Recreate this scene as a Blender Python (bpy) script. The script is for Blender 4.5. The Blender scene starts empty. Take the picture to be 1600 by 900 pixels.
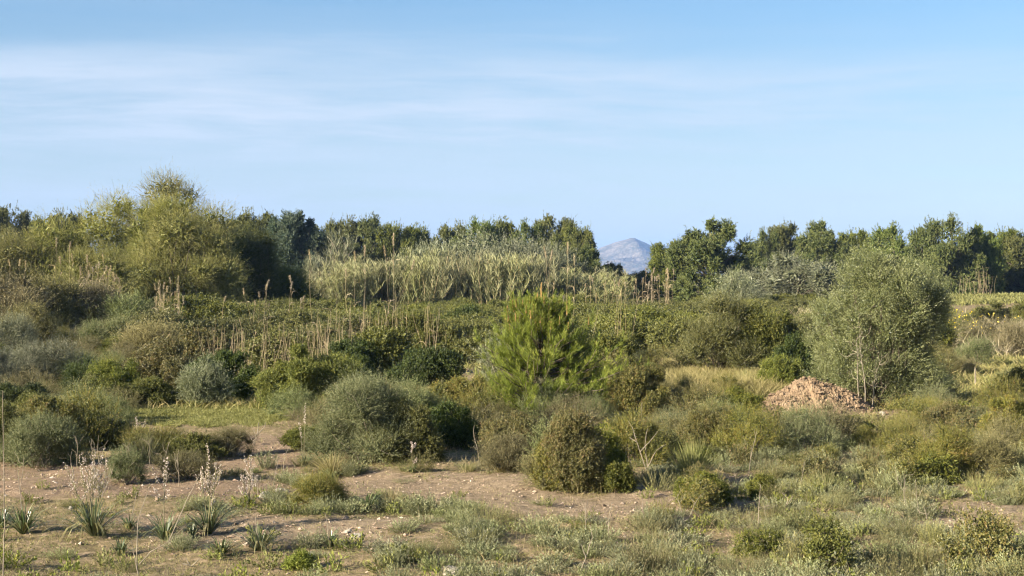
import bpy, math
import numpy as np
from math import radians as R, pi

# ------------------------------------------------------------------ camera, sky, sun, exposure
S = bpy.context.scene
FPX, CAMH, HOR = 2200.0, 2.8, 432.0          # focal length in photo pixels, eye height, horizon row
cd = bpy.data.cameras.new('camera'); cam = bpy.data.objects.new('camera', cd); S.collection.objects.link(cam)
cd.sensor_width = 36.0; cd.lens = 36.0 * FPX / 1600.0
cam.location = (0, 0, CAMH); cam.rotation_euler = (R(90), 0, 0); cd.shift_y = -(450 - HOR) / 1600.0
cd.clip_start = 0.1; cd.clip_end = 60000
S.camera = cam
SUN_EL, SUN_AZ = R(20.5), math.atan2(-0.88, -0.475)       # azimuth measured from +Y towards +X
S.view_settings.view_transform = 'Standard'; S.view_settings.look = 'None'
S.view_settings.exposure = 1.8; S.view_settings.gamma = 1
W = bpy.data.worlds.new('World'); S.world = W; W.use_nodes = True
sd = bpy.data.lights.new('sun', 'SUN'); sd.energy = 5.0; sd.angle = R(0.53); sd.color = (1.0, 0.90, 0.73)
so = bpy.data.objects.new('sun', sd); S.collection.objects.link(so)
from mathutils import Vector
sv = Vector((math.sin(SUN_AZ) * math.cos(SUN_EL), math.cos(SUN_AZ) * math.cos(SUN_EL), math.sin(SUN_EL)))
so.rotation_euler = sv.to_track_quat('Z', 'Y').to_euler(); so.location = (-20, -20, 30)
S.cycles.max_bounces = 5; S.cycles.diffuse_bounces = 2; S.cycles.transmission_bounces = 3
S.cycles.glossy_bounces = 1; S.cycles.volume_bounces = 0; S.cycles.transparent_max_bounces = 4
S.cycles.use_adaptive_sampling = True; S.cycles.adaptive_threshold = 0.02
S.cycles.use_denoising = True; S.cycles.denoiser = 'OPENIMAGEDENOISE'
S.cycles.pixel_filter_type = 'BLACKMAN_HARRIS'; S.cycles.filter_width = 1.15
S.cycles.caustics_reflective = False; S.cycles.caustics_refractive = False

class NT:
    def __init__(s, tree): s.t = tree; s.n = tree.nodes; s.l = tree.links; s.n.clear()
    def add(s, typ, ins=None, **kw):
        n = s.n.new(typ)
        for k, v in kw.items(): setattr(n, k, v)
        for k, v in (ins or {}).items():
            if isinstance(v, bpy.types.NodeSocket): s.l.new(v, n.inputs[k])
            else: n.inputs[k].default_value = v
        return n
    def math(s, op, a, b=0.0, c=0.0, clamp=False):
        n = s.add('ShaderNodeMath', {0: a, 1: b, 2: c}, operation=op); n.use_clamp = clamp; return n.outputs[0]
    def mix(s, f, a, b, mode='MIX'):
        n = s.n.new('ShaderNodeMix'); n.data_type = 'RGBA'; n.blend_type = mode; n.clamp_factor = True
        for i, v in ((0, f), (6, a), (7, b)):
            if isinstance(v, bpy.types.NodeSocket): s.l.new(v, n.inputs[i])
            else: n.inputs[i].default_value = (*v, 1) if isinstance(v, tuple) and len(v) == 3 else v
        return n.outputs[2]
    def ramp(s, f, stops):
        n = s.n.new('ShaderNodeValToRGB'); e = n.color_ramp.elements
        while len(e) < len(stops): e.new(0.5)
        for i, (p, c) in enumerate(stops):
            e[i].position = p; e[i].color = (*c, 1) if isinstance(c, tuple) else (c, c, c, 1)
        s.l.new(f, n.inputs[0]); return n.outputs[0]
    def noise(s, vec, scale, detail=4, rough=0.55, dist=0.0):
        n = s.add('ShaderNodeTexNoise', {'Scale': scale, 'Detail': detail, 'Roughness': rough, 'Distortion': dist})
        if vec is not None: s.l.new(vec, n.inputs['Vector'])
        return n.outputs[0]

def make_world():
    N = NT(W.node_tree)
    sky = N.add('ShaderNodeTexSky', sky_type='NISHITA', sun_disc=False, sun_elevation=SUN_EL, sun_rotation=SUN_AZ,
                air_density=1.0, dust_density=0.25, ozone_density=3.0, altitude=50.0)
    tc = N.add('ShaderNodeTexCoord').outputs['Generated']
    sx = N.add('ShaderNodeSeparateXYZ', {0: tc})
    x, y, z = sx.outputs
    az = N.math('ARCTAN2', x, y)
    el = N.math('ARCSINE', z)
    # cirrus: streaks drawn out along the horizon, feathered by a warp
    v0 = N.add('ShaderNodeCombineXYZ', {0: N.math('MULTIPLY', az, 1.0), 1: N.math('MULTIPLY', el, 3.2), 2: 0.37}).outputs[0]
    warp = N.add('ShaderNodeTexNoise', {'Vector': v0, 'Scale': 3.0, 'Detail': 3.0, 'Roughness': 0.5})
    vm = N.add('ShaderNodeVectorMath', {0: v0, 1: N.add('ShaderNodeVectorMath', {0: warp.outputs['Color'], 1: (0.07, 0.09, 0.0)}, operation='MULTIPLY').outputs[0]}, operation='ADD').outputs[0]
    vr = N.add('ShaderNodeMapping', {'Vector': vm, 'Rotation': (0, 0, R(-10)), 'Scale': (1.0, 2.4, 1)}).outputs[0]
    big = N.noise(vr, 2.6, 3, 0.5)
    vf = N.add('ShaderNodeMapping', {'Vector': vm, 'Rotation': (0, 0, R(28)), 'Scale': (1.0, 3.2, 1)}).outputs[0]
    fine = N.noise(vf, 7.0, 9, 0.62, 0.15)
    vs = N.add('ShaderNodeMapping', {'Vector': vm, 'Rotation': (0, 0, R(-3)), 'Scale': (1.0, 4.0, 1)}).outputs[0]
    streak = N.noise(vs, 3.0, 8, 0.6, 0.1)
    elw = N.math('ADD', N.math('MULTIPLY', el, 57.2958 / 30), N.math('ADD', N.math('MULTIPLY_ADD', big, .16, -.08), N.math('MULTIPLY_ADD', fine, .14, -.07)))
    band = N.ramp(elw, [(0.0, 0.35), (0.10, 0.5), (0.14, 0.75), (0.18, 0.6), (0.22, 0.95), (0.265, 1.0), (0.315, 0.25), (0.36, 0.05), (0.45, 0.15)])
    edge = N.ramp(N.math('MULTIPLY_ADD', az, 1.25, 0.5), [(0.0, 1.0), (0.42, 1.0), (0.75, 0.75), (1.0, 0.55)])
    f = N.math('MULTIPLY', band, edge)
    d = N.math('MULTIPLY_ADD', fine, 0.6, N.math('MULTIPLY', streak, 0.5))
    f = N.math('MULTIPLY', f, N.ramp(d, [(0.40, 0.3), (0.66, 1.0)]))
    cloud = N.mix(1.0, sky.outputs[0], (4.3, 4.85, 5.5), 'MIX')
    grad = N.ramp(N.math('MULTIPLY', el, 57.2958 / 30), [(0.0, (.90, .82, .73)), (0.2, (.83, .83, .80)), (0.38, (.79, .91, .94)), (1.0, (.85, .9, 1.0))])
    base = N.mix(1.0, sky.outputs[0], grad, 'MULTIPLY')
    col = N.mix(N.math('MULTIPLY', f, .95, clamp=True), base, cloud)
    bg = N.add('ShaderNodeBackground', {'Color': col, 'Strength': 0.05})
    out = N.add('ShaderNodeOutputWorld'); N.l.new(bg.outputs[0], out.inputs[0])
make_world()

# ------------------------------------------------------------------ materials
def leaf_mat(name, stops, trans=0.3, rough=0.6, spec=0.25, patch=0.9, patch_scale=1.3, tint=(0.55, 0.45, 0.25)):
    """leaf colour: a ramp over a random value carried by each leaf, with broad patches of another tone"""
    m = bpy.data.materials.new(name); m.use_nodes = True; N = NT(m.node_tree)
    rnd = N.add('ShaderNodeAttribute', attribute_name='rnd', attribute_type='GEOMETRY').outputs['Fac']
    oi = N.add('ShaderNodeObjectInfo').outputs['Random']
    geo = N.add('ShaderNodeNewGeometry')
    pn = N.noise(geo.outputs['Position'], patch_scale, 3, 0.6)
    f = N.math('ADD', N.math('MULTIPLY_ADD', pn, 0.7, -0.35), rnd, clamp=True)
    c = N.ramp(f, stops)
    hs = N.add('ShaderNodeHueSaturation', {'Hue': N.math('MULTIPLY_ADD', oi, 0.016, 0.492), 'Saturation': N.math('MULTIPLY_ADD', oi, 0.2, 0.9),
               'Value': N.math('MULTIPLY_ADD', oi, 0.24, 0.9), 'Color': c}).outputs[0]
    p = N.add('ShaderNodeBsdfPrincipled', {'Base Color': hs, 'Roughness': rough, 'Specular IOR Level': spec})
    if trans > 0:
        trans *= .55; t = N.add('ShaderNodeBsdfTranslucent', {'Color': N.mix(1.0, hs, (1.15, 1.15, 0.7), 'MULTIPLY')})
        mx = N.add('ShaderNodeMixShader', {0: trans, 1: p.outputs[0], 2: t.outputs[0]})
        sh = mx.outputs[0]
    else: sh = p.outputs[0]
    o = N.add('ShaderNodeOutputMaterial'); N.l.new(sh, o.inputs[0])
    return m

def g(*cs):
    n = len(cs); return [(i / (n - 1), c) for i, c in enumerate(cs)]
M = {}
M['pine'] = leaf_mat('pine_needles', g((.045, .055, .012), (.115, .128, .028), (.215, .215, .052)), 0.2)
M['pineblue'] = leaf_mat('juniper_scales', g((.03, .05, .028), (.075, .10, .06), (.14, .16, .10)), 0.2)
M['pinelight'] = leaf_mat('pine_needles_light', g((.045, .065, .016), (.115, .14, .036), (.21, .22, .065)), 0.25)
M['young'] = leaf_mat('young_pine_needles', g((.07, .10, .012), (.165, .205, .024), (.31, .32, .06)), 0.35, patch_scale=2)
M['candle'] = leaf_mat('pine_candles', g((.20, .13, .05), (.36, .22, .09)), 0.2)
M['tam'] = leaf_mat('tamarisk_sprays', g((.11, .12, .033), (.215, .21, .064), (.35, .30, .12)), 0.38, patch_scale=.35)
M['tamdark'] = leaf_mat('tamarisk_shaded_green', g((.045, .06, .015), (.085, .10, .022), (.15, .15, .04)), 0.3, patch_scale=.35)  # darker green copy; shade of the dome's right flank is in the colour
M['olive'] = leaf_mat('wild_olive_leaves', g((.055, .075, .02), (.15, .17, .052), (.29, .30, .12)), 0.22, 0.45, 0.5)
M['oliveg'] = leaf_mat('grey_olive_leaves', g((.08, .095, .045), (.17, .18, .095), (.30, .30, .18)), 0.22, 0.45, 0.4)
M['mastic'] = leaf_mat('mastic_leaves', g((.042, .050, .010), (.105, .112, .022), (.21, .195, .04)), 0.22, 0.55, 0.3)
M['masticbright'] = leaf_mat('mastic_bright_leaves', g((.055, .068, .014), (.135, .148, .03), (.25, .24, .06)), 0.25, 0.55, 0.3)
M['masticdark'] = leaf_mat('mastic_shaded_leaves', g((.016, .028, .007), (.045, .062, .013), (.10, .115, .025)), 0.18, 0.55, 0.3)  # mastic leaves with shade put into the colour, for the dark midground bushes
M['masticrust'] = leaf_mat('mastic_rusty_leaves', g((.045, .05, .012), (.11, .108, .026), (.185, .165, .042), (.24, .145, .055)), 0.22, 0.5, 0.4, patch_scale=2.2)
M['bramble'] = leaf_mat('bramble_leaves', g((.05, .055, .013), (.125, .13, .03), (.22, .205, .055)), 0.22, 0.5, 0.35, patch_scale=.5)
M['brown'] = leaf_mat('brown_leaves', g((.10, .088, .035), (.215, .185, .085), (.35, .30, .155)), 0.2)
M['greyscrub'] = leaf_mat('grey_scrub_leaves', g((.075, .08, .045), (.155, .16, .095), (.27, .265, .17)), 0.2)
M['greygreen'] = leaf_mat('grey_green_leaves', g((.07, .085, .032), (.15, .165, .068), (.27, .27, .13)), 0.25)
M['lav'] = leaf_mat('everlasting_leaves', g((.085, .095, .045), (.185, .195, .10), (.34, .34, .19)), 0.22)
M['heath'] = leaf_mat('dry_heath_leaves', g((.075, .068, .028), (.15, .135, .055), (.27, .235, .11)), 0.2)
M['cane'] = leaf_mat('cane_leaves', g((.085, .095, .036), (.16, .17, .074), (.29, .28, .14)), 0.3, patch_scale=.4)
M['canestem'] = leaf_mat('cane_stems', g((.26, .19, .10), (.42, .32, .19)), 0.0)
M['straw'] = leaf_mat('straw', g((.20, .155, .085), (.34, .265, .155), (.48, .39, .25)), 0.25)
M['plume'] = leaf_mat('reed_plumes', g((.28, .22, .13), (.46, .37, .23)), 0.35)
M['paleplume'] = leaf_mat('pale_seed_heads', g((.18, .165, .08), (.30, .25, .16), (.44, .36, .28)), 0.3)
M['grass'] = leaf_mat('green_grass', g((.09, .095, .03), (.175, .175, .055), (.29, .265, .10)), 0.3, patch_scale=1)
M['drygrass'] = leaf_mat('dry_grass', g((.13, .12, .04), (.23, .195, .085), (.36, .29, .155)), 0.3, patch_scale=.8)
M['herb'] = leaf_mat('low_herbs', g((.065, .075, .025), (.14, .15, .05), (.24, .225, .10)), 0.25, patch_scale=1.5)
M['asph'] = leaf_mat('asphodel_leaves', g((.04, .058, .02), (.09, .115, .042), (.20, .205, .10)), 0.2, 0.4, 0.5)
M['asphstem'] = leaf_mat('asphodel_stalks', g((.13, .13, .06), (.24, .20, .11)), 0.0)
M['petal'] = leaf_mat('asphodel_petals', g((.40, .30, .26), (.56, .46, .42), (.72, .65, .60)), 0.35)
M['yellow'] = leaf_mat('yellow_petals', g((.55, .42, .02), (.75, .6, .04)), 0.3)
M['bright'] = leaf_mat('spurge_leaves', g((.08, .10, .02), (.16, .18, .04), (.29, .29, .08)), 0.3)
M['weed'] = leaf_mat('nettle_leaves', g((.05, .075, .012), (.11, .15, .022), (.2, .24, .045)), 0.3)
M['rush'] = leaf_mat('rush_stems', g((.09, .10, .03), (.17, .17, .06), (.26, .24, .11)), 0.15)

def bark(name, a, b):
    m = bpy.data.materials.new(name); m.use_nodes = True; N = NT(m.node_tree)
    geo = N.add('ShaderNodeNewGeometry'); n = N.noise(geo.outputs['Position'], 14, 5, 0.65)
    c = N.ramp(n, [(0.3, a), (0.7, b)])
    p = N.add('ShaderNodeBsdfPrincipled', {'Base Color': c, 'Roughness': 0.85, 'Specular IOR Level': 0.15})
    o = N.add('ShaderNodeOutputMaterial'); N.l.new(p.outputs[0], o.inputs[0]); return m
M['bark'] = bark('bark', (.06, .045, .03), (.18, .145, .105))
M['barkpale'] = bark('pale_bark', (.17, .14, .10), (.34, .29, .22))
M['deadwood'] = bark('dead_wood', (.15, .125, .09), (.31, .26, .19))

def ground_mat():
    m = bpy.data.materials.new('soil'); m.use_nodes = True; N = NT(m.node_tree)
    geo = N.add('ShaderNodeNewGeometry'); P = geo.outputs['Position']
    bare = N.add('ShaderNodeAttribute', attribute_name='bare', attribute_type='GEOMETRY').outputs['Fac']
    red = N.add('ShaderNodeAttribute', attribute_name='red', attribute_type='GEOMETRY').outputs['Fac']
    n1 = N.noise(P, 1.2, 6, 0.65); n2 = N.noise(P, 9, 6, 0.7); n3 = N.noise(P, 60, 4, 0.7)
    soil = N.ramp(n2, [(0.28, (.13, .095, .056)), (0.5, (.25, .187, .115)), (0.75, (.40, .31, .205))])
    redc = N.ramp(n2, [(0.28, (.13, .085, .05)), (0.5, (.235, .155, .097)), (0.75, (.34, .24, .155))])
    soil = N.mix(red, soil, redc)
    soil = N.mix(N.ramp(n1, [(0.4, 0.0), (0.62, 0.55)]), soil, N.mix(0.5, soil, (.20, .15, .09)))
    soil = N.mix(N.ramp(n3, [(0.35, 0.0), (0.75, 0.6)]), soil, N.mix(0.35, soil, (.55, .45, .34)))
    gr = N.ramp(n2, [(0.3, (.12, .095, .048)), (0.48, (.22, .17, .09)), (0.62, (.34, .25, .155))])
    edge = N.math('ADD', bare, N.math('MULTIPLY_ADD', n2, 0.8, -0.4), clamp=True)
    c = N.mix(N.ramp(edge, [(0.3, 0.0), (0.6, 1.0)]), gr, soil)
    b = N.add('ShaderNodeBump', {'Height': N.math('ADD', n3, N.math('MULTIPLY', n2, 2.5)), 'Strength': 0.8, 'Distance': 0.03})
    p = N.add('ShaderNodeBsdfPrincipled', {'Base Color': c, 'Roughness': 0.95, 'Specular IOR Level': 0.1, 'Normal': b.outputs[0]})
    o = N.add('ShaderNodeOutputMaterial'); N.l.new(p.outputs[0], o.inputs[0]); return m
M['soil'] = ground_mat()
def rock_mat(name, a, b, c, sc=18):
    m = bpy.data.materials.new(name); m.use_nodes = True; N = NT(m.node_tree)
    tc = N.add('ShaderNodeNewGeometry').outputs['Position']
    n = N.noise(tc, sc, 7, 0.7); n2 = N.noise(tc, sc * 5, 4, 0.7)
    rnd = N.add('ShaderNodeAttribute', attribute_name='rnd', attribute_type='GEOMETRY').outputs['Fac']
    col = N.ramp(N.math('MULTIPLY_ADD', rnd, 0.35, N.math('MULTIPLY_ADD', n, 0.8, -0.1)), [(0.25, a), (0.5, b), (0.8, c)])
    bp = N.add('ShaderNodeBump', {'Height': N.math('ADD', n2, N.math('MULTIPLY', n, 2)), 'Strength': 0.8, 'Distance': 0.03})
    p = N.add('ShaderNodeBsdfPrincipled', {'Base Color': col, 'Roughness': 0.92, 'Specular IOR Level': 0.15, 'Normal': bp.outputs[0]})
    o = N.add('ShaderNodeOutputMaterial'); N.l.new(p.outputs[0], o.inputs[0]); return m
M['clay'] = rock_mat('clay_clods', (.12, .085, .05), (.245, .17, .105), (.39, .295, .195), 5)
M['stone'] = rock_mat('limestone', (.24, .21, .165), (.40, .355, .28), (.55, .50, .41))
M['pebble'] = rock_mat('pebbles', (.26, .18, .12), (.42, .31, .22), (.62, .52, .42), 6)

# ------------------------------------------------------------------ terrain
def sstep(t): t = np.clip(t, 0, 1); return t * t * (3 - 2 * t)
def hgt(x, y):
    x = np.asarray(x, float); y = np.asarray(y, float)
    far = sstep((y - 24) / 20)
    h = 0.05 * np.sin(x * 0.9 + 1.3 * np.sin(y * .37)) * np.sin(y * .71 + .5) + 0.03 * np.sin(x * 2.3 + y * 1.1 + 2) * np.sin(y * 1.9 - x * .7)
    h = h + far * 0.18 * np.sin(x * 0.31 + 1) * np.sin(y * .23)
    h = h + 1.5 * np.exp(-(((x - 34) / 13) ** 2 + ((y - 92) / 16) ** 2))
    h = h + 0.9 * np.exp(-(((x + 19) / 8) ** 2 + ((y - 60) / 10) ** 2))
    r = np.hypot(x, y)
    return h * (1 - sstep((r - 200) / 200))
def gp(px, py):
    """ground point seen at a photo pixel"""
    k = (py - HOR) / FPX; d = CAMH / max(k, 1e-3)
    for _ in range(40):
        x = (px - 800) / FPX * d; d = 0.5 * d + 0.5 * (CAMH - float(hgt(x, d))) / max(k, 1e-3); d = min(d, 400)
    x = (px - 800) / FPX * d
    return x, d, float(hgt(x, d))
def px_of(x, y, z): return 800 + x / y * FPX, HOR - (z - CAMH) / y * FPX

# bare patches (photo px: cx, cy, half-width, half-height, weight, redness)
BARE = [(80, 745, 240, 26, 1, .9), (300, 762, 220, 18, .9, .9), (430, 700, 75, 22, 1, .7), (400, 725, 110, 14, .8, .8), (560, 755, 130, 20, .7, .4),
        (740, 762, 210, 24, 1, .25), (900, 792, 160, 20, .8, .2), (1020, 785, 110, 22, .8, .2), (420, 830, 190, 20, 1, .1), (560, 822, 110, 12, .9, .1), (270, 812, 140, 12, .8, .4),
        (1130, 808, 90, 14, .8, .3), (1160, 790, 60, 10, .8, .4), (1040, 835, 70, 10, .7, .1), (1180, 850, 60, 9, .6, .6), (1530, 795, 110, 14, .9, .1), (1480, 822, 90, 14, .9, .1), (1590, 840, 40, 10, .7, .1),
        (720, 690, 40, 14, .9, .3), (1180, 745, 50, 8, .5, .3), (1350, 860, 40, 6, .6, .3), (1340, 665, 110, 7, .6, .2), (1275, 636, 170, 22, 1, .5), (1530, 575, 60, 8, .6, .3), (1560, 635, 60, 14, .5, .5),
        (1100, 585, 110, 14, .5, .0), (60, 770, 120, 14, .8, .8), (700, 815, 120, 14, .5, .2), (630, 850, 80, 8, .5, .2), (250, 850, 120, 10, .5, .2), (880, 760, 90, 12, .8, .2)]
def bare_at(px, py):
    px = np.asarray(px, float); py = np.asarray(py, float); b = np.zeros(np.broadcast(px, py).shape); r = b.copy(); w = b.copy() + 1e-6
    wob = 0.25 * np.sin(px * .021 + py * .05) + 0.18 * np.sin(px * .06 - py * .11) + .12 * np.sin(px * .13 + py * .3)
    for cx, cy, hw, hh, k, rd in BARE:
        q = ((px - cx) / hw) ** 2 + ((py - cy) / hh) ** 2
        v = k * np.clip(1.35 - q - wob, 0, 1)
        b = np.maximum(b, v); r = r + rd * v; w = w + v
    return b, r / w

def link(o, parent=None):
    S.collection.objects.link(o)
    if parent is not None: o.parent = parent
    return o
def tag(o, label=None, cat=None, group=None, kind=None):
    if label: o['label'] = label
    if cat: o['category'] = cat
    if group: o['group'] = group
    if kind: o['kind'] = kind
    return o

class MB:
    """collects vertex / face arrays and writes them as one mesh"""
    def __init__(s): s.v = []; s.f = []; s.r = []; s.n = 0
    def add(s, v, f, r):
        v = np.asarray(v, float).reshape(-1, 3); f = np.asarray(f, np.int64)
        s.v.append(v); s.f.append(f + s.n); s.r.append(np.broadcast_to(np.asarray(r, float), (len(f),)).copy()); s.n += len(v)
    def mesh(s, name, mat, smooth=False):
        m = bpy.data.meshes.new(name)
        v = np.concatenate(s.v) if s.v else np.zeros((0, 3))
        m.vertices.add(len(v)); m.vertices.foreach_set('co', v.astype(np.float32).ravel())
        tot = np.concatenate([np.full(len(f), f.shape[1]) for f in s.f]); idx = np.concatenate([f.ravel() for f in s.f])
        m.loops.add(len(idx)); m.loops.foreach_set('vertex_index', idx.astype(np.int32))
        m.polygons.add(len(tot)); st = np.concatenate(([0], np.cumsum(tot)[:-1]))
        m.polygons.foreach_set('loop_start', st.astype(np.int32)); m.polygons.foreach_set('loop_total', tot.astype(np.int32))
        m.polygons.foreach_set('use_smooth', np.full(len(tot), smooth))
        m.update(calc_edges=True)
        a = m.attributes.new('rnd', 'FLOAT', 'FACE'); a.data.foreach_set('value', np.concatenate(s.r).astype(np.float32))
        m.materials.append(mat); return m
    def build(s, name, mat, parent=None, smooth=False):
        return link(bpy.data.objects.new(name, s.mesh(name, mat, smooth)), parent)

def build_ground():
    ys = [-60, -30, -10, 0, 4]; y = 6.0
    while y < 14000: ys.append(y); y += 0.09 if y < 26 else 0.09 * (y / 26) ** 2.2
    xs = [0.0]; x = 0.0
    while x < 9000: x += 0.10 if x < 9 else 0.10 * (x / 9) ** 1.9; xs.append(x)
    xs = np.array([-a for a in xs[:0:-1]] + xs); ys = np.array(ys)
    X, Y = np.meshgrid(xs, ys)
    Z = hgt(X, Y)
    rng = np.random.default_rng(5)
    near = (np.hypot(X, Y) < 60)
    px = 800 + X / np.maximum(Y, 1) * FPX; py = HOR + CAMH / np.maximum(Y, 1) * FPX
    b, rd = bare_at(px, py)
    b = np.where(Y > 6, b, 0.3)
    Z = Z + near * (rng.normal(0, 0.007, Z.shape) + 0.016 * np.sin(X * 7 + 3 * np.sin(Y * 3)) * np.sin(Y * 9 + 2 * np.sin(X * 4)))
    V = np.stack([X, Y, Z], -1).reshape(-1, 3); ny, nx = X.shape
    i = np.arange((ny - 1) * (nx - 1)); r0 = i // (nx - 1); c0 = i % (nx - 1); a = r0 * nx + c0
    F = np.stack([a, a + 1, a + nx + 1, a + nx], -1)
    mb = MB(); mb.add(V, F, 0.5); m = mb.mesh('ground', M['soil'], True)
    for nme, arr in (('bare', b), ('red', rd)):
        at = m.attributes.new(nme, 'FLOAT', 'POINT'); at.data.foreach_set('value', arr.astype(np.float32).ravel())
    tag(link(bpy.data.objects.new('ground', m)), 'reddish bare soil with low herbs between the scrub', kind='structure')
build_ground()

# ------------------------------------------------------------------ mountain and haze
def build_mountain():
    D = 5200.0
    pts = [(560, 432), (700, 420), (800, 412), (880, 402), (915, 396), (945, 384), (962, 378), (976, 374), (985, 371), (990, 370), (996, 373), (1008, 378), (1020, 384), (1045, 394),
           (1080, 398), (1120, 396), (1150, 392), (1165, 392), (1200, 400), (1250, 404), (1330, 402), (1420, 410), (1500, 408), (1600, 416), (1750, 425), (1850, 432)]
    px = np.array([p[0] for p in pts]); hh = (HOR - np.array([p[1] for p in pts])) / FPX * D
    nx, ny = 420, 110
    u = np.linspace(560, 1850, nx); v = np.linspace(-1, 1, ny)
    X = (u - 800) / FPX * D; H = np.interp(u, px, hh)
    XX, VV = np.meshgrid(X, v); HH = np.broadcast_to(H, XX.shape)
    rng = np.random.default_rng(3)
    Z = np.maximum(0, (HH + CAMH) * (1 - np.abs(VV)) ** 1.05)
    YY = D + VV * 900
    nz = np.zeros_like(Z); amp = 1.0
    for k in range(1, 8):
        a = rng.uniform(0, 2 * pi, 4); fr = 0.0035 * 1.75 ** k
        nz += amp * (1 - 2 * np.abs(np.sin(XX * fr * np.cos(a[2]) + YY * fr * np.sin(a[2]) * .7 + a[0] + 1.5 * np.sin(YY * fr * .6 + a[1])))); amp *= 0.62
    Z = Z + nz * 13 * np.clip(np.abs(VV) * 3.5, .16, 1) * np.clip(Z / 25, 0, 1)
    # a spur running down towards the viewer to the left of the summit's middle
    sx = (968 - 800) / FPX * D
    Z = Z + 22 * np.exp(-((XX - sx - (VV) * -210) / 38) ** 2) * np.clip(-VV * 2.4, 0, 1) * np.clip(1 + VV, 0, 1)
    Z[0] = -3; Z[-1] = -3; Z[:, 0] = -3; Z[:, -1] = -3
    V = np.stack([XX, YY, Z], -1).reshape(-1, 3)
    i = np.arange((ny - 1) * (nx - 1)); a = (i // (nx - 1)) * nx + i % (nx - 1)
    mb = MB(); mb.add(V, np.stack([a, a + 1, a + nx + 1, a + nx], -1), .5)
    m = bpy.data.materials.new('mountain_scrub'); m.use_nodes = True; N = NT(m.node_tree)
    P = N.add('ShaderNodeNewGeometry').outputs['Position']
    n = N.noise(P, 0.02, 8, 0.7); n2 = N.noise(P, 0.11, 5, .7)
    c = N.ramp(N.math('MULTIPLY_ADD', n2, .5, N.math('MULTIPLY', n, .5)), [(0.40, (.055, .065, .04)), (0.5, (.13, .115, .085)), (0.62, (.28, .235, .19))])
    p = N.add('ShaderNodeBsdfPrincipled', {'Base Color': c, 'Roughness': 1.0, 'Specular IOR Level': 0})
    o = N.add('ShaderNodeOutputMaterial'); N.l.new(p.outputs[0], o.inputs[0])
    tag(mb.build('mountain', m, smooth=False), 'distant blue rocky mountain peak seen between the pines', kind='structure')
build_mountain()
def build_haze():
    x, y0, y1, z0, z1 = 9600, -200, 14500, -6, 260
    v = [(-x, y0, z0), (x, y0, z0), (x, y1, z0), (-x, y1, z0), (-x, y0, z1), (x, y0, z1), (x, y1, z1), (-x, y1, z1)]
    f = [(0, 3, 2, 1), (4, 5, 6, 7), (0, 1, 5, 4), (1, 2, 6, 5), (2, 3, 7, 6), (3, 0, 4, 7)]
    m = bpy.data.materials.new('air'); m.use_nodes = True; N = NT(m.node_tree)
    vol = N.add('ShaderNodeVolumePrincipled', {'Color': (.30, .50, .95, 1), 'Density': 0.00013, 'Anisotropy': 0.0})
    o = N.add('ShaderNodeOutputMaterial'); N.l.new(vol.outputs[0], o.inputs[1])
    mb = MB(); mb.add(v, f, 0); tag(mb.build('haze', m), 'thin blue air haze over the plain', kind='stuff')
build_haze()

# ------------------------------------------------------------------ plant building blocks
def nrm(a): return a / np.maximum(np.linalg.norm(a, axis=-1, keepdims=True), 1e-9)
def rdir(rng, n): return nrm(rng.normal(size=(n, 3)))
def leaves(mb, b, d, L, Wd, rnd, rng, mid=0.45, droop=0.0, pref=None):
    """diamond leaves: base points b, directions d"""
    n = len(b); L = np.broadcast_to(L, (n,))[:, None]; Wd = np.broadcast_to(Wd, (n,))[:, None]
    s = nrm(np.cross(d, rdir(rng, n) if pref is None else pref + rdir(rng, n) * .75))
    mp = b + d * L * mid; t = b + d * L; t[:, 2] -= droop * L[:, 0]
    v = np.stack([b, mp + s * Wd / 2, t, mp - s * Wd / 2], 1)
    i = np.arange(n) * 4
    mb.add(v, np.stack([i, i + 1, i + 2, i + 3], -1), rnd)
def blades(mb, P, w, rnd, rng, side=None):
    """ribbons along polylines P (n,k,3), width w tapering to the tip"""
    n, k, _ = P.shape; d = nrm(P[:, -1] - P[:, 0])
    s = nrm(np.cross(d, rdir(rng, n))) if side is None else side
    w = np.broadcast_to(w, (n,)).reshape(n, 1, 1)
    prof = np.interp(np.linspace(0, 1, k), [0, .35, 1], [.75, 1, .08]).reshape(1, k, 1)
    A = P + s[:, None] * w * prof / 2; B = P - s[:, None] * w * prof / 2
    v = np.stack([A, B], 2).reshape(-1, 3)
    i = (np.arange(n) * 2 * k)[:, None] + np.arange(k - 1)[None] * 2
    i = i.ravel(); mb.add(v, np.stack([i, i + 1, i + 3, i + 2], -1), np.repeat(np.broadcast_to(rnd, (n,)), k - 1))
def tubes(mb, P, r0, r1, rnd=.5, sides=4):
    n, k, _ = P.shape
    d = np.gradient(P, axis=1) if k > 2 else np.repeat(P[:, 1:] - P[:, :1], 2, 1)
    d = nrm(d); ref = np.where(np.abs(d[..., 2:]) > .8, np.array([1., 0, 0]), np.array([0, 0, 1.]))
    a = nrm(np.cross(d, ref)); b = np.cross(d, a)
    r0 = np.broadcast_to(r0, (n,)); r1 = np.broadcast_to(r1, (n,))
    t = np.linspace(0, 1, k)[None]; rr = (r0[:, None] * (1 - t) + r1[:, None] * t)[..., None, None]
    an = np.arange(sides) / sides * 2 * pi
    ring = P[:, :, None] + rr * (a[:, :, None] * np.cos(an)[None, None, :, None] + b[:, :, None] * np.sin(an)[None, None, :, None])
    v = ring.reshape(-1, 3)
    base = (np.arange(n) * k * sides)[:, None, None] + (np.arange(k - 1) * sides)[None, :, None]
    j = np.arange(sides)[None, None]; j2 = (j + 1) % sides
    f = np.stack([base + j, base + j2, base + sides + j2, base + sides + j], -1).reshape(-1, 4)
    mb.add(v, f, np.repeat(np.broadcast_to(rnd, (n,)), (k - 1) * sides))
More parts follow.
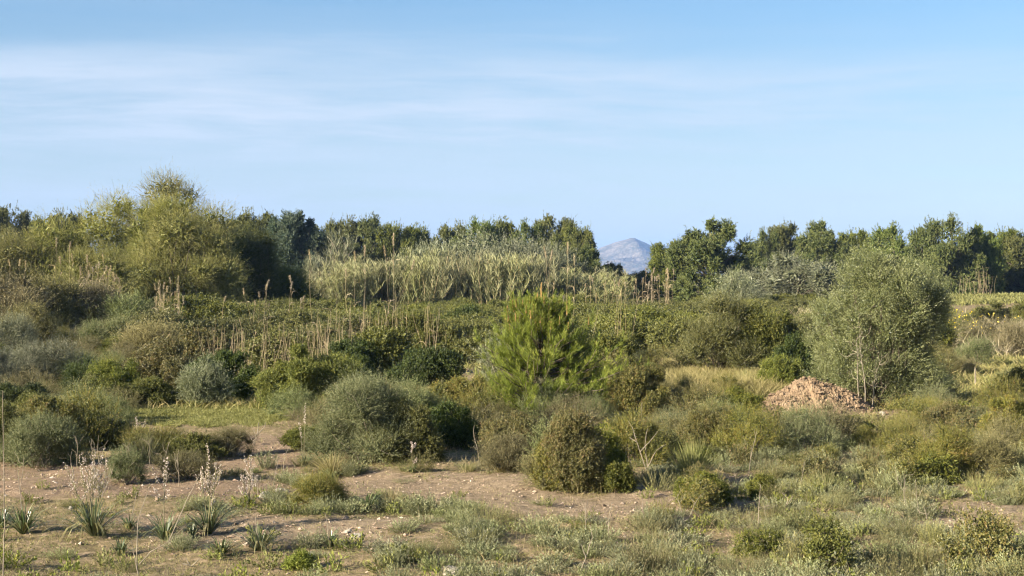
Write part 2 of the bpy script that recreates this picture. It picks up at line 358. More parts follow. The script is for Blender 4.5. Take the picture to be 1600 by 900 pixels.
def curve(a, b, k, rng, wob=0.1, sag=0.0):
    """k points from a to b (n,3) with smooth wobble"""
    t = np.linspace(0, 1, k)[None, :, None]; L = np.linalg.norm(b - a, axis=1)[:, None, None]
    P = a[:, None] * (1 - t) + b[:, None] * t
    o = rng.normal(size=(len(a), 1, 3)) * np.sin(t * pi) + rng.normal(size=(len(a), 1, 3)) * np.sin(t * 2 * pi) * .5
    P = P + o * wob * L; P[..., 2] += sag * L[..., 0] * np.sin(t[..., 0] * pi)
    return P

def dome(rng, w, h, d=None, n=14, lump=.3, top=.55, skirt=.12):
    """lobes (x,y,z,rx,ry,rz) making an uneven shrub outline of width w and height h standing on z=0"""
    d = d or w * .85; L = [(rng.normal(0, .07) * w, 0, h * .33, w * .23, d * .24, h * .29)]
    for k in range(n):
        a = k * 2.399 + rng.uniform(-.9, .9); z = np.clip((k + .5) / n + rng.uniform(-.1, .1), 0, 1)
        rr = math.sqrt(max(0, 1 - z ** 3)) * rng.uniform(.62, 1.1); s = lump * rng.choice([.45, .65, .9, 1.2])
        rx, rz = w * s * .5 * rng.uniform(.8, 1.25), h * s * .55 * rng.uniform(.8, 1.3)
        x = math.cos(a) * (w / 2 - rx) * rr; y = math.sin(a) * (d / 2 - rx) * rr
        L.append((x, y, skirt * h + z * (h * (1 - skirt) - rz) * rng.uniform(.66, 1.0), rx, rx * d / w, rz))
    L = np.array(L); L[:, 0] -= ((L[:, 0] + L[:, 3]).max() + (L[:, 0] - L[:, 3]).min()) / 2
    kx = w * .98 / ((L[:, 0] + L[:, 3]).max() - (L[:, 0] - L[:, 3]).min()); kz = h * .97 / (L[:, 2] + L[:, 5]).max()
    L[:, [0, 3]] *= kx; L[:, [2, 5]] *= kz
    return L

def lumps(u, ph):
    return (np.sin(u[:, 0] * 4.1 + ph[0]) * np.sin(u[:, 1] * 3.7 + ph[1]) + np.sin(u[:, 2] * 4.6 + ph[2]) * np.sin(u[:, 0] * 3.1 + ph[3]) + .7 * np.sin(u[:, 0] * 8.3 + ph[4]) * np.sin(u[:, 2] * 9.1 + ph[5]) * np.sin(u[:, 1] * 7.7 + ph[0]))
def shell(rng, lobes, n, inner=.55, up=.15, zmin=.02):
    """n points and outward directions in the outer part of a union of lobes"""
    pts, drs, need = [], [], n; ph = rng.uniform(0, 6, 6)
    wt = (lobes[:, 3] * lobes[:, 5]) ** .85; wt = wt / wt.sum()
    for _ in range(12):
        if need <= 0: break
        m = int(need * 1.8) + 16
        i = rng.choice(len(lobes), m, p=wt); u = rdir(rng, m)
        rad = 1 - (1 - inner) * rng.random(m) ** 1.6
        rad = rad * (1 + rng.normal(0, .06, m) + 0.19 * lumps(u + i[:, None] * 1.7, ph))
        p = lobes[i, :3] + u * lobes[i, 3:] * rad[:, None]
        keep = p[:, 2] > zmin
        for L in lobes:      # drop points buried deep inside some other lobe
            q = (((p - L[:3]) / L[3:]) ** 2).sum(1); keep &= ~((q < .36) & (rng.random(m) < .9))
        p = p[keep]; u = nrm(u[keep] / lobes[i[keep], 3:]); pts.append(p); drs.append(u); need -= len(p)
    p = np.concatenate(pts)[:n]; u = np.concatenate(drs)[:n]
    u = nrm(u + np.array([0, 0, up * 2])); return p, u

STY = {  # sprig length, leaves per sprig, leaf length, width, spread, up
    'mastic': dict(sl=.10, k=9, L=.045, w=.022, sp=1.0, up=.15),
    'olive': dict(gap=1.0, sl=.26, k=14, L=.042, w=.016, sp=.8, up=.35),
    'fine': dict(sl=.20, k=14, L=.032, w=.010, sp=.7, up=.4),
    'grey': dict(sl=.16, k=12, L=.035, w=.012, sp=.6, up=.5),
    'bramble': dict(sl=.16, k=9, L=.06, w=.032, sp=1.1, up=.2),
    'pine': dict(gap=.45, sl=.20, k=16, L=.15, w=.028, sp=.9, up=.35),
    'tam': dict(gap=.25, sl=.45, k=18, L=.115, w=.014, sp=.55, up=.25),
}
def foliage(mb, rng, lobes, n, st, scale=1.0, inner=.55, clump=.35, zmin=.02, ns=None):
    gap = STY[st].get('gap', .85)
    """n leaves borne on sprigs through the lobes; lighter and darker clumps by a per-sprig value"""
    q = STY[st]; k = q['k']; ns = max(4, int(n / k))
    c, u = shell(rng, lobes, ns, inner, q['up'], zmin); ns = len(c)
    # gaps: thin out where a lumpy 3-D pattern is low
    s = 5.5 / max(.4, float(lobes[0, 3])); ph = rng.uniform(0, 6, 6)
    pat = np.sin(c[:, 0] * s + ph[0]) * np.sin(c[:, 1] * s + ph[1]) * np.sin(c[:, 2] * s * 1.3 + ph[2]) + .6 * np.sin(c[:, 0] * s * 2.3 + ph[3]) * np.sin(c[:, 2] * s * 2.7 + ph[4])
    kp = rng.random(ns) < np.clip(.9 + pat * .75 * gap + (1 - gap) * .1, 1 - .9 * gap, 1); c, u = c[kp], u[kp]; pat = pat[kp]; ns = len(c)
    sd = nrm(u + rdir(rng, ns) * .55); sl = q['sl'] * scale * rng.uniform(.6, 1.3, ns) * np.where(rng.random(ns) < .09, rng.uniform(1.3, 3.4 if scale < 1.9 else 1.6, ns), 1)
    sr = np.clip(.5 + rng.normal(0, .13, ns) + clump * .3 * pat, 0, 1)
    t = (np.arange(k) + .5) / k
    t = t[None] + rng.uniform(-.04, .04, (ns, k))
    b = c[:, None] + sd[:, None] * (sl[:, None] * t)[..., None]
    pr = rng.normal(size=(ns, k, 3)); ld = nrm(sd[:, None] * (1 / q['sp']) + nrm(pr) * 1.0)
    L = q['L'] * scale * rng.uniform(.65, 1.25, (ns, k)) * (1.1 - .35 * t)
    Wd = q['w'] * scale * rng.uniform(.7, 1.2, (ns, k))
    r = np.clip(sr[:, None] + rng.normal(0, .12, (ns, k)) + .12 * (t - .5), 0, 1)
    leaves(mb, b.reshape(-1, 3), ld.reshape(-1, 3), L.ravel(), Wd.ravel(), r.ravel(), rng, pref=np.repeat(u, k, 0))
    return c, sd
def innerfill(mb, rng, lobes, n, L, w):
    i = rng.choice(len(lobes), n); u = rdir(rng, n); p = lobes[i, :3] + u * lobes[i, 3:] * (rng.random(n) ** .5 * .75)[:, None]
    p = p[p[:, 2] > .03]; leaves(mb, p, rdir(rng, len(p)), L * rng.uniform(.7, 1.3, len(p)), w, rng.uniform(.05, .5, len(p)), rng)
def limbs(mb, rng, lobes, base_r, nstem=4, twigs=40, spread=.1, tips=None):
    """stems from the foot to the lobes, twigs from the lobes outward"""
    n = len(lobes); ti = lobes[:, :3].copy(); a = np.zeros((n, 3)); a[:, :2] = rng.normal(0, spread, (n, 2))
    a[:, 2] = -.05
    tubes(mb, curve(a, ti, 6, rng, .06, .04), base_r * rng.uniform(.6, 1, n), base_r * .3, .5, 5)
    if tips is not None and twigs:
        j = rng.choice(len(tips), twigs); e = tips[j].copy(); c0 = lobes[0, :3] * [1, 1, .5]; e += nrm(e - c0) * (rng.random((twigs, 1)) ** 3 * .16 * np.ptp(lobes[:, 0])); dd = ((e[:, None] - ti[None]) ** 2).sum(-1).argmin(1)
        tubes(mb, curve(ti[dd], e, 5, rng, .08), base_r * .28, base_r * .08, .6, 3)

def root(name, p, label, cat, group=None, rz=0.0, sc=1.0):
    o = bpy.data.objects.new(name, None); o.empty_display_size = .2; link(o)
    o.location = p; o.rotation_euler = (0, 0, rz); o.scale = (sc, sc, sc) if np.isscalar(sc) else sc
    return tag(o, label, cat, group)
def copy_tree(src, p, rz, sc, label=None, group=None):
    r = src.copy(); S.collection.objects.link(r); r.location = p; r.rotation_euler = (0, 0, rz); r.scale = (sc, sc, sc) if np.isscalar(sc) else sc
    if label: r['label'] = label
    if group: r['group'] = group
    for ch in src.children:
        c = ch.copy(); S.collection.objects.link(c); c.parent = r
    return r
class Kind:
    """one source plant of a kind; the first placement uses it, later ones copy it with its parts"""
    def __init__(s, make): s.make = make; s.src = None
    def put(s, p, rz=0, sc=1, label=None, group=None):
        if s.src is None:
            s.src = s.make(); s.src.location = p; s.src.rotation_euler = (0, 0, rz); s.src.scale = (sc, sc, sc) if np.isscalar(sc) else sc
            if label: s.src['label'] = label
            if group: s.src['group'] = group
            return s.src
        return copy_tree(s.src, p, rz, sc, label, group)

def shrub(name, label, cat, px, by, wpx, top, mat, st='mastic', n=40000, scale=1.0, lump=.34, nl=16, seed=1, group=None, twig=60, woods='bark', depth=None, y=None, twr=1.0, zmin=.03, fill=.12):
    """a shrub given by its foot and its width and top in the photograph: becomes a real-size plant on the ground"""
    rng = np.random.default_rng(seed)
    if st == 'mastic': scale *= .8; n = int(n * 1.5)
    if y is None: x, d, z = gp(px, by)
    else: d = y; x = (px - 800) / FPX * d; z = float(hgt(x, d))
    w = wpx / FPX * d; h = (HOR - top) / FPX * d + CAMH - z
    r = root(name, (x, d, z), label, cat, group)
    lb = dome(rng, w, h, depth, nl, lump)
    mb = MB(); c, u = foliage(mb, rng, lb, n, st, scale)
    innerfill(mb, rng, lb, int(n * fill), STY[st]['L'] * scale * 1.6, STY[st]['w'] * scale * 2)
    mb.build('foliage', M[mat], r)
    wd = MB(); limbs(wd, rng, lb, max(.012, .014 * h) * twr, 4, twig, .05 * w, c)
    wd.build('branches', M[woods], r)
    return r

# ------------------------------------------------------------------ pine woods on the skyline
def pine_kind(seed, mat, n=85000, lump=.31, nl=26, tall=9.0, wide=8.0, st='pine', scale=1.6, cat='tree', name='pine_tree', low=.05):
    def make():
        rng = np.random.default_rng(seed)
        lb = dome(rng, wide, tall, wide * .85, nl, lump, skirt=low)
        # loose outer tufts so that the outline is uneven
        a = rng.uniform(0, 2 * pi, 14); z = rng.uniform(.4, .93, 14) * tall; rr = wide * .42 * np.sqrt(np.clip(1 - (z / tall) ** 2.4, 0, 1)) + .15
        ex = np.stack([np.cos(a) * rr, np.sin(a) * rr, z, *(rng.uniform(.5, 1.0, (3, 14)))], -1); lb = np.concatenate([lb, ex])
        r = bpy.data.objects.new(name, None); link(r); tag(r, None, cat)
        mb = MB(); c, u = foliage(mb, rng, lb, n, st, scale, .6, .6)
        innerfill(mb, rng, lb, int(n * .1), .5, .2); mb.build('crown', M[mat], r)
        wd = MB(); lean = rng.normal(0, .25, (1, 3)); lean[0, 2] = tall * .85
        tubes(wd, curve(np.array([[0, 0, -.1]]), lean, 8, rng, .03), .22, .06, .5, 7)
        ti = lb[:, :3]; st0 = np.zeros_like(ti); st0[:, 2] = ti[:, 2] * .62; tubes(wd, curve(st0, ti, 5, rng, .07), .07, .025, .5, 4)
        j = rng.choice(len(c), 60); dd = ((c[j][:, None] - ti[None]) ** 2).sum(-1).argmin(1); tubes(wd, curve(ti[dd], c[j], 4, rng, .08), .025, .01, .5, 3)
        wd.build('trunk', M['bark'], r); return r
    return Kind(make)
PK = dict(a=pine_kind(11, 'pine'), b=pine_kind(12, 'pine', lump=.3, nl=20), c=pine_kind(13, 'pinelight', lump=.22, nl=30), d=pine_kind(14, 'pinelight', lump=.28),
          e=pine_kind(15, 'pineblue', lump=.2, wide=5.5, nl=26, name='juniper_tree'), o=pine_kind(16, 'oliveg', st='olive', scale=3.2, n=60000, lump=.3, tall=6, wide=9, name='wild_olive_tree', low=.02))
rt = np.random.default_rng(77)
# px, top, width px, kind, distance, label
TREES = [
    (-30, 322, 90, 'a', 150, 'dark pine at the far left end of the skyline'),
    (14, 327, 66, 'b', 146, 'dark round-topped pine above the left tamarisks, cut by the frame'),
    (62, 338, 60, 'a', 158, 'low dark pine crown showing over the outer tamarisk'),
    (102, 328, 60, 'a', 150, 'dark green pine tip just left of the tamarisk peak'),
    (355, 345, 60, 'b', 152, 'dark pine touching the right shoulder of the tall tamarisk'),
    (400, 327, 60, 'a', 146, 'upright dark pine just right of the tall tamarisk'),
    (438, 338, 50, 'e', 140, 'slim blue-green juniper beside the dark upright pine'),
    (472, 330, 58, 'e', 138, 'pale-topped blue-green juniper, tallest of its clump'),
    (508, 352, 50, 'b', 150, 'small dark pine behind the bare grey bush'),
    (540, 339, 56, 'a', 148, 'dark pine standing over the bare grey bush'),
    (585, 337, 66, 'd', 146, 'rounded green pine with a flat top left of the low gap'),
    (620, 352, 54, 'b', 143, 'green pine sloping down towards the low gap'),
    (650, 350, 46, 'a', 150, 'small dark pine in the low gap before the broad grove'),
    (676, 372, 46, 'b', 152, 'lowest pine in the dip left of the broad grove'),
    (708, 347, 44, 'a', 152, 'first dark pine of the broad central grove'),
    (742, 342, 62, 'd', 150, 'light green pine in the broad central grove'),
    (782, 341, 60, 'a', 152, 'dense pine at the middle of the central grove'),
    (820, 345, 60, 'd', 148, 'lumpy pine right of the grove middle'),
    (862, 341, 66, 'b', 150, 'tall pine with a domed top in the central grove'),
    (895, 350, 60, 'a', 147, 'dark pine on the falling right side of the grove'),
    (912, 364, 40, 'b', 145, 'last dark pine before the distant mountain'),
    (1048, 379, 58, 'b', 128, 'low dark spreading pine right of the distant mountain'),
    (1112, 341, 104, 'c', 120, 'tall shaggy light green pine standing alone mid-right'),
    (1192, 358, 50, 'd', 140, 'narrow pine right of the small blue gap'),
    (1222, 352, 62, 'b', 144, 'dark rounded pine beside the narrow pine'),
    (1284, 344, 78, 'c', 140, 'broad pine with a pointed tip above the grey olives'),
    (1332, 362, 58, 'b', 146, 'dark pine on the low right side of the pointed pine'),
    (1395, 350, 70, 'd', 136, 'loose light pine just above the big wild olive'),
    (1440, 354, 56, 'c', 132, 'slim light pine with bare stems below'),
    (1486, 337, 76, 'd', 130, 'tallest pine of the right-hand wood'),
    (1528, 350, 60, 'c', 132, 'pale pine with visible trunks beside the tallest right pine'),
    (1566, 360, 60, 'b', 140, 'dark pine near the right edge of the wood'),
    (1605, 364, 70, 'a', 138, 'dark pine cut by the right edge of the picture'),
    (1660, 352, 90, 'b', 142, 'dark pine beyond the right edge of the wood'),
    (850, 378, 100, 'o', 122, 'olive-green rounded tree in front of the central grove'),
    (915, 384, 64, 'd', 124, 'yellow-green rounded tree left of the distant mountain'),
    (735, 362, 130, 'o', 118, 'broad pale green tree rising behind the giant cane'),
    (665, 378, 90, 'o', 120, 'pale green tree at the left shoulder of the broad pale one'),
    (790, 376, 110, 'o', 117, 'pale tree behind the middle of the giant cane'),
    (1250, 398, 130, 'o', 96, 'pale grey-green wild olive left of the big front olive'),
    (1175, 425, 70, 'o', 100, 'small grey-green olive between the shaggy pine and the pale olive'),
]
for i, (px, top, wpx, k, d, lab) in enumerate(TREES):
    x = (px - 800) / FPX * d; z = float(hgt(x, d)); h = (HOR - top) / FPX * d + CAMH - z; w = wpx / FPX * d * 1.4
    bw, bh = (5.5, 9) if k == 'e' else (9, 6) if k == 'o' else (8, 9)
    PK[k].put((x, d, z), rt.uniform(0, 6.28), (w / bw, w / bw, h / bh * 1.02), lab, 'trees of the skyline wood')
# second rank closing the wood behind
k2 = 0
for px in list(range(-60, 940, 44)) + list(range(1190, 1690, 44)):
    d = 175 + rt.uniform(-6, 8); x = (px - 800) / FPX * d; top = 384 + rt.uniform(-6, 12); h = (HOR - top) / FPX * d + CAMH
    PK['ab'[k2 % 2]].put((x, d, 0), rt.uniform(0, 6.28), (.62, .62, h / 9), 'dark pine of the back rank, hidden but for gaps between nearer trees', 'back rank of the pine wood'); k2 += 1
for px, top in ((955, 408), (985, 424), (1015, 420), (1150, 425), (1172, 412)):
    d = 150; x = (px - 800) / FPX * d; h = (HOR - top) / FPX * d + CAMH
    PK['a'].put((x, d, 0), rt.uniform(0, 6.28), (.4, .4, h / 9), None, None)['label'] = {955: 'small dark bush at the left foot of the mountain view', 985: 'low dark bush below the middle of the mountain',
        1015: 'dark bush against the left side of the low spreading pine', 1150: 'dark low bush under the right side of the shaggy pine', 1172: 'dark blue-green bush in the small blue gap'}[px]

# ------------------------------------------------------------------ tamarisks on the left
def tamarisk(label, px, wpx, top, d, mat='tam', n=90000, seed=1, lean=0.0, lump=.3, scale=1.0):
    rng = np.random.default_rng(seed); x = (px - 800) / FPX * d; z = float(hgt(x, d)); w = wpx / FPX * d; h = (HOR - top) / FPX * d + CAMH - z
    r = root('tamarisk_tree', (x, d, z), label, 'tree', 'tamarisks on the left')
    lb = dome(rng, w, h, w * .8, 24, lump, skirt=.06)
    k = 12; a = rng.uniform(0, 6.28, k); zz = h * rng.uniform(.5, .97, k); rr = w * .34 * np.sqrt(np.clip(1.02 - (zz / h) ** 2, 0, 1))
    lb = np.concatenate([lb, np.stack([np.cos(a) * rr, np.sin(a) * rr, zz - .4, *(rng.uniform(.5, 1.1, (3, k)))], -1)])
    mb = MB(); c, u = foliage(mb, rng, lb, int(n * 1.35), 'tam', scale, .55, .7)
    m = 500; j = rng.choice(len(c), m); pt = c[j] + u[j] * .15     # long loose tips
    for s in range(10):
        b = pt + (u[j] * .08 + np.array([.01, 0, .03])) * s; leaves(mb, b, nrm(u[j] + rdir(rng, m) * .9), .13, .016, rng.uniform(.3, .9, m), rng)
    innerfill(mb, rng, lb, int(n * .06), .35, .08)
    mb.build('crown', M[mat], r)
    wd = MB(); limbs(wd, rng, lb, .055, 6, 160, .25, c); wd.build('trunk', M['bark'], r)
    return r
tamarisk('tallest tamarisk, its feathery peak the highest point of the view', 263, 172, 266, 86, seed=21, n=110000)
tamarisk('rounded feathery tamarisk left of the highest peak', 176, 150, 300, 84, seed=22)
tamarisk('big golden-green tamarisk dome in front of the peak', 290, 205, 338, 77, seed=23, n=150000)
tamarisk('low broad golden tamarisk at the left edge', 10, 190, 362, 80, seed=24)
tamarisk('golden-green tamarisk between the left edge and the rounded one', 92, 170, 347, 81, seed=25, n=60000)
tamarisk('low yellowish tamarisk mass under the rounded one', 150, 160, 392, 73, seed=26, n=60000)
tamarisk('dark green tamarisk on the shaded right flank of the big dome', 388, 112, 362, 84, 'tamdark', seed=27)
tamarisk('tamarisk shoulder leaning right from the highest peak', 335, 90, 322, 85, seed=28, n=40000)
tamarisk('full tamarisk filling the front of the highest peak', 255, 170, 302, 81, seed=33, n=110000)
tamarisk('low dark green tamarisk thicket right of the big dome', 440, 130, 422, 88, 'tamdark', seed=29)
tamarisk('yellow-green tamarisk beyond the left edge', -110, 190, 372, 80, seed=30)

# bare grey bush
def bare_bush(label, px, wpx, top, d, seed):
    rng = np.random.default_rng(seed); x = (px - 800) / FPX * d; w = wpx / FPX * d; h = (HOR - top) / FPX * d + CAMH; z = float(hgt(x, d))
    r = root('bare_bush', (x, d, z), label, 'bush')
    n = 60; a = rng.uniform(0, 6.28, n); q = rng.random(n) ** .6; e = np.stack([np.cos(a) * q * w / 2, np.sin(a) * q * w / 2, h * np.sqrt(np.clip(1.05 - q ** 2, .15, 1)) * rng.uniform(.75, 1, n)], -1)
    s0 = np.zeros_like(e); s0[:, :2] = rng.normal(0, .2, (n, 2)); P = curve(s0, e, 7, rng, .05, .05)
    wd = MB(); tubes(wd, P, .05, .012, rng.random(n), 4); wd.build('branches', M['deadwood'], r)
    tw = MB(); m = 2600; i = rng.choice(n, m); t = rng.integers(3, 7, m); b = P[i, t]; dd = nrm(P[i, 6] - P[i, 3] + rdir(rng, m) * .8 * h / 4)
    e2 = b + dd * rng.uniform(.4, 1.1, m)[:, None]; blades(tw, curve(b, e2, 4, rng, .1), .035, rng.random(m), rng)
    tw.build('twigs', M['greyscrub'], r)
bare_bush('leafless grey rounded bush behind the left end of the cane', 527, 96, 368, 112, 31)
bare_bush('small leafless grey bush right of the dark tamarisk thicket', 488, 60, 408, 108, 32)

# ------------------------------------------------------------------ giant cane thicket
def cane_kind(seed, n=55, h=4.7, w=2.4):
    def make():
        rng = np.random.default_rng(seed); r = bpy.data.objects.new('giant_cane_clump', None); link(r); tag(r, None, 'cane clump')
        b = np.zeros((n, 3)); b[:, 0] = rng.uniform(-w / 2, w / 2, n); b[:, 1] = rng.uniform(-w / 2, w / 2, n)
        e = b + rng.normal(0, .55, (n, 3)); e[:, 2] = h * rng.uniform(.5, 1.0, n); e[:, 0] += .25
        P = curve(b, e, 9, rng, .03); mb = MB(); tubes(mb, P, .022, .010, rng.random(n), 3); mb.build('stem', M['canestem'], r)
        lf = MB(); k = 58
        t = rng.uniform(.18, 1.0, (n, k)) ** .8 * 8; i0 = np.minimum(t.astype(int), 7); fr = (t - i0)[..., None]
        B = P[np.arange(n)[:, None], i0] * (1 - fr) + P[np.arange(n)[:, None], i0 + 1] * fr; B = B.reshape(-1, 3); m = len(B)
        a = rng.uniform(0, 6.28, m); hd = np.stack([np.cos(a), np.sin(a), np.zeros(m)], -1); L = rng.uniform(.35, .75, m)[:, None]
        up = rng.uniform(.5, 1.3, m)[:, None] * np.array([0, 0, 1.])
        Q = np.stack([B, B + (hd * .2 + up * .5) * L, B + (hd * .4 + up * .85) * L, B + (hd * .7 + up * .95) * L], 1)
        rr = np.clip(.25 + .09 * t.ravel() + rng.normal(0, .15, m), 0, 1); blades(lf, Q, .036, rr, rng); lf.build('leaves', M['cane'], r)
        return r
    return Kind(make)
CK = [cane_kind(41), cane_kind(42), cane_kind(43)]
rc = np.random.default_rng(44); ORD = 'first second third fourth fifth sixth seventh eighth ninth tenth eleventh twelfth thirteenth fourteenth fifteenth sixteenth seventeenth eighteenth nineteenth twentieth'.split()
cl = []
for row, d in enumerate((99, 103, 107)):
    for j, px in enumerate(range(512, 960, 36)):
        p = px + rc.uniform(-9, 9); top = np.interp(p, [505, 540, 640, 720, 850, 900, 950], [418, 402, 396, 388, 398, 412, 428]) + rc.uniform(-4, 7)
        cl.append((p, d + rc.uniform(-1, 1), top + rc.uniform(-10, 16), row))
for row in range(3):
    rr_ = sorted([c for c in cl if c[3] == row])
    for j, (p, d, top, _) in enumerate(rr_):
        x = (p - 800) / FPX * d; z = float(hgt(x, d)); h = (HOR - top) / FPX * d + CAMH - z
        CK[(j + row) % 3].put((x, d, z), rc.uniform(-.5, .5), (1.05, 1.05, h / 5.15), f"{ORD[j]} tall straw-green cane clump of the {['front','middle','back'][row]} row, from the bare grey bush", 'giant cane clumps')

# ------------------------------------------------------------------ helper for labels of scattered plants
LAND = [('young bright pine', 850, 560), ('clay spoil heap', 1270, 605), ('big wild olive', 1380, 530), ('small round mastic', 1100, 768), ('rush tussock', 1080, 715),
        ('rusty front mastic', 890, 700), ('wide grey-green bush', 580, 660), ('round bright mastic', 490, 590), ('pale small olive', 322, 600), ('green lawn', 330, 640), ('white-flowered asphodel', 145, 820),
        ('pale boulder', 706, 888), ('dark low bush left of centre', 500, 765), ('forked dead branch', 1495, 720), ('small bare thorn bush', 398, 668), ('yellow flowering bush', 1490, 495),
        ('dry pale grass clearing', 1110, 590), ('broom-like tall bush', 1130, 530), ('leafy green weed', 310, 495), ('grey bush at the left edge', 60, 575), ('right-hand bare soil patch', 1530, 800),
        ('neat asphodel rosette', 405, 850), ('yellow-green right hedge', 1520, 665), ('narrow green tufts', 1290, 830), ('lower right corner', 1590, 890), ('lower left corner', 10, 890), ('pale flower spike', 647, 700)]
PEND = []
def later(o, look, px, py): PEND.append((o, look, px, py))
def name_pending():
    by = {}
    for o, look, px, py in PEND:
        dd = [math.hypot(px - a, (py - b) * 1.6) for _, a, b in LAND]; i = int(np.argmin(dd)); by.setdefault((look, i), []).append((dd[i], o))
    for (look, i), L in by.items():
        for k, (_, o) in enumerate(sorted(L, key=lambda q: q[0])):
            if k == 0: o['label'] = f"{look} nearest the {LAND[i][0]}"
            elif k < 20: o['label'] = f"{look}, {ORD[k]} from the {LAND[i][0]}"
            else: o['label'] = f"{look} farther from the {LAND[i][0]}"

# ------------------------------------------------------------------ bramble bank across the middle
def bush_kind(seed, mat, st, w, h, n, scale, nl=14, lump=.34, name='bush', cat='bush', woods='bark', twig=40, clump=.35):
    def make():
        rng = np.random.default_rng(seed); lb = dome(rng, w, h, w * .9, nl, lump); r = bpy.data.objects.new(name, None); link(r); tag(r, None, cat)
        mb = MB(); c, u = foliage(mb, rng, lb, n, st, scale, clump=clump); innerfill(mb, rng, lb, int(n * .12), STY[st]['L'] * scale * 1.6, STY[st]['w'] * scale * 2); mb.build('foliage', M[mat], r)
        wd = MB(); limbs(wd, rng, lb, max(.008, .013 * h), 4, twig, .05 * w, c); wd.build('branches', M[woods], r); return r
    return Kind(make)
BR = [bush_kind(51, 'bramble', 'bramble', 6, 1.5, 60000, 1.0, 26, .2, 'bramble_bush'), bush_kind(52, 'bramble', 'bramble', 6, 1.5, 60000, 1.0, 26, .2, 'bramble_bush'),
      bush_kind(53, 'mastic', 'mastic', 5, 1.6, 42000, 1.7, 18, .3, 'mastic_bush')]
rb = np.random.default_rng(55)
for row, d in enumerate((47, 52, 58, 65, 73, 83, 95)):
    for px in np.arange(300 if d > 50 else 520, 1290, 3.7 / d * FPX):
        p = px + rb.uniform(-20, 20); dd = d + rb.uniform(-2, 2)
        if p > 1050 and dd < 52: continue
        x = (p - 800) / FPX * dd; z = float(hgt(x, dd)); s = rb.uniform(1.0, 1.3); hh = np.interp(dd, [45, 60, 100], [.95, 1.0, .9]) * rb.uniform(.9, 1.04)
        o = BR[rb.choice(3, p=[.46, .46, .08])].put((x, dd, z), rb.uniform(0, 6.28), (s, s, hh), None, 'bushes of the low bramble bank')
        later(o, 'low bramble bush', p, HOR + (CAMH - 1.2) / dd * FPX)

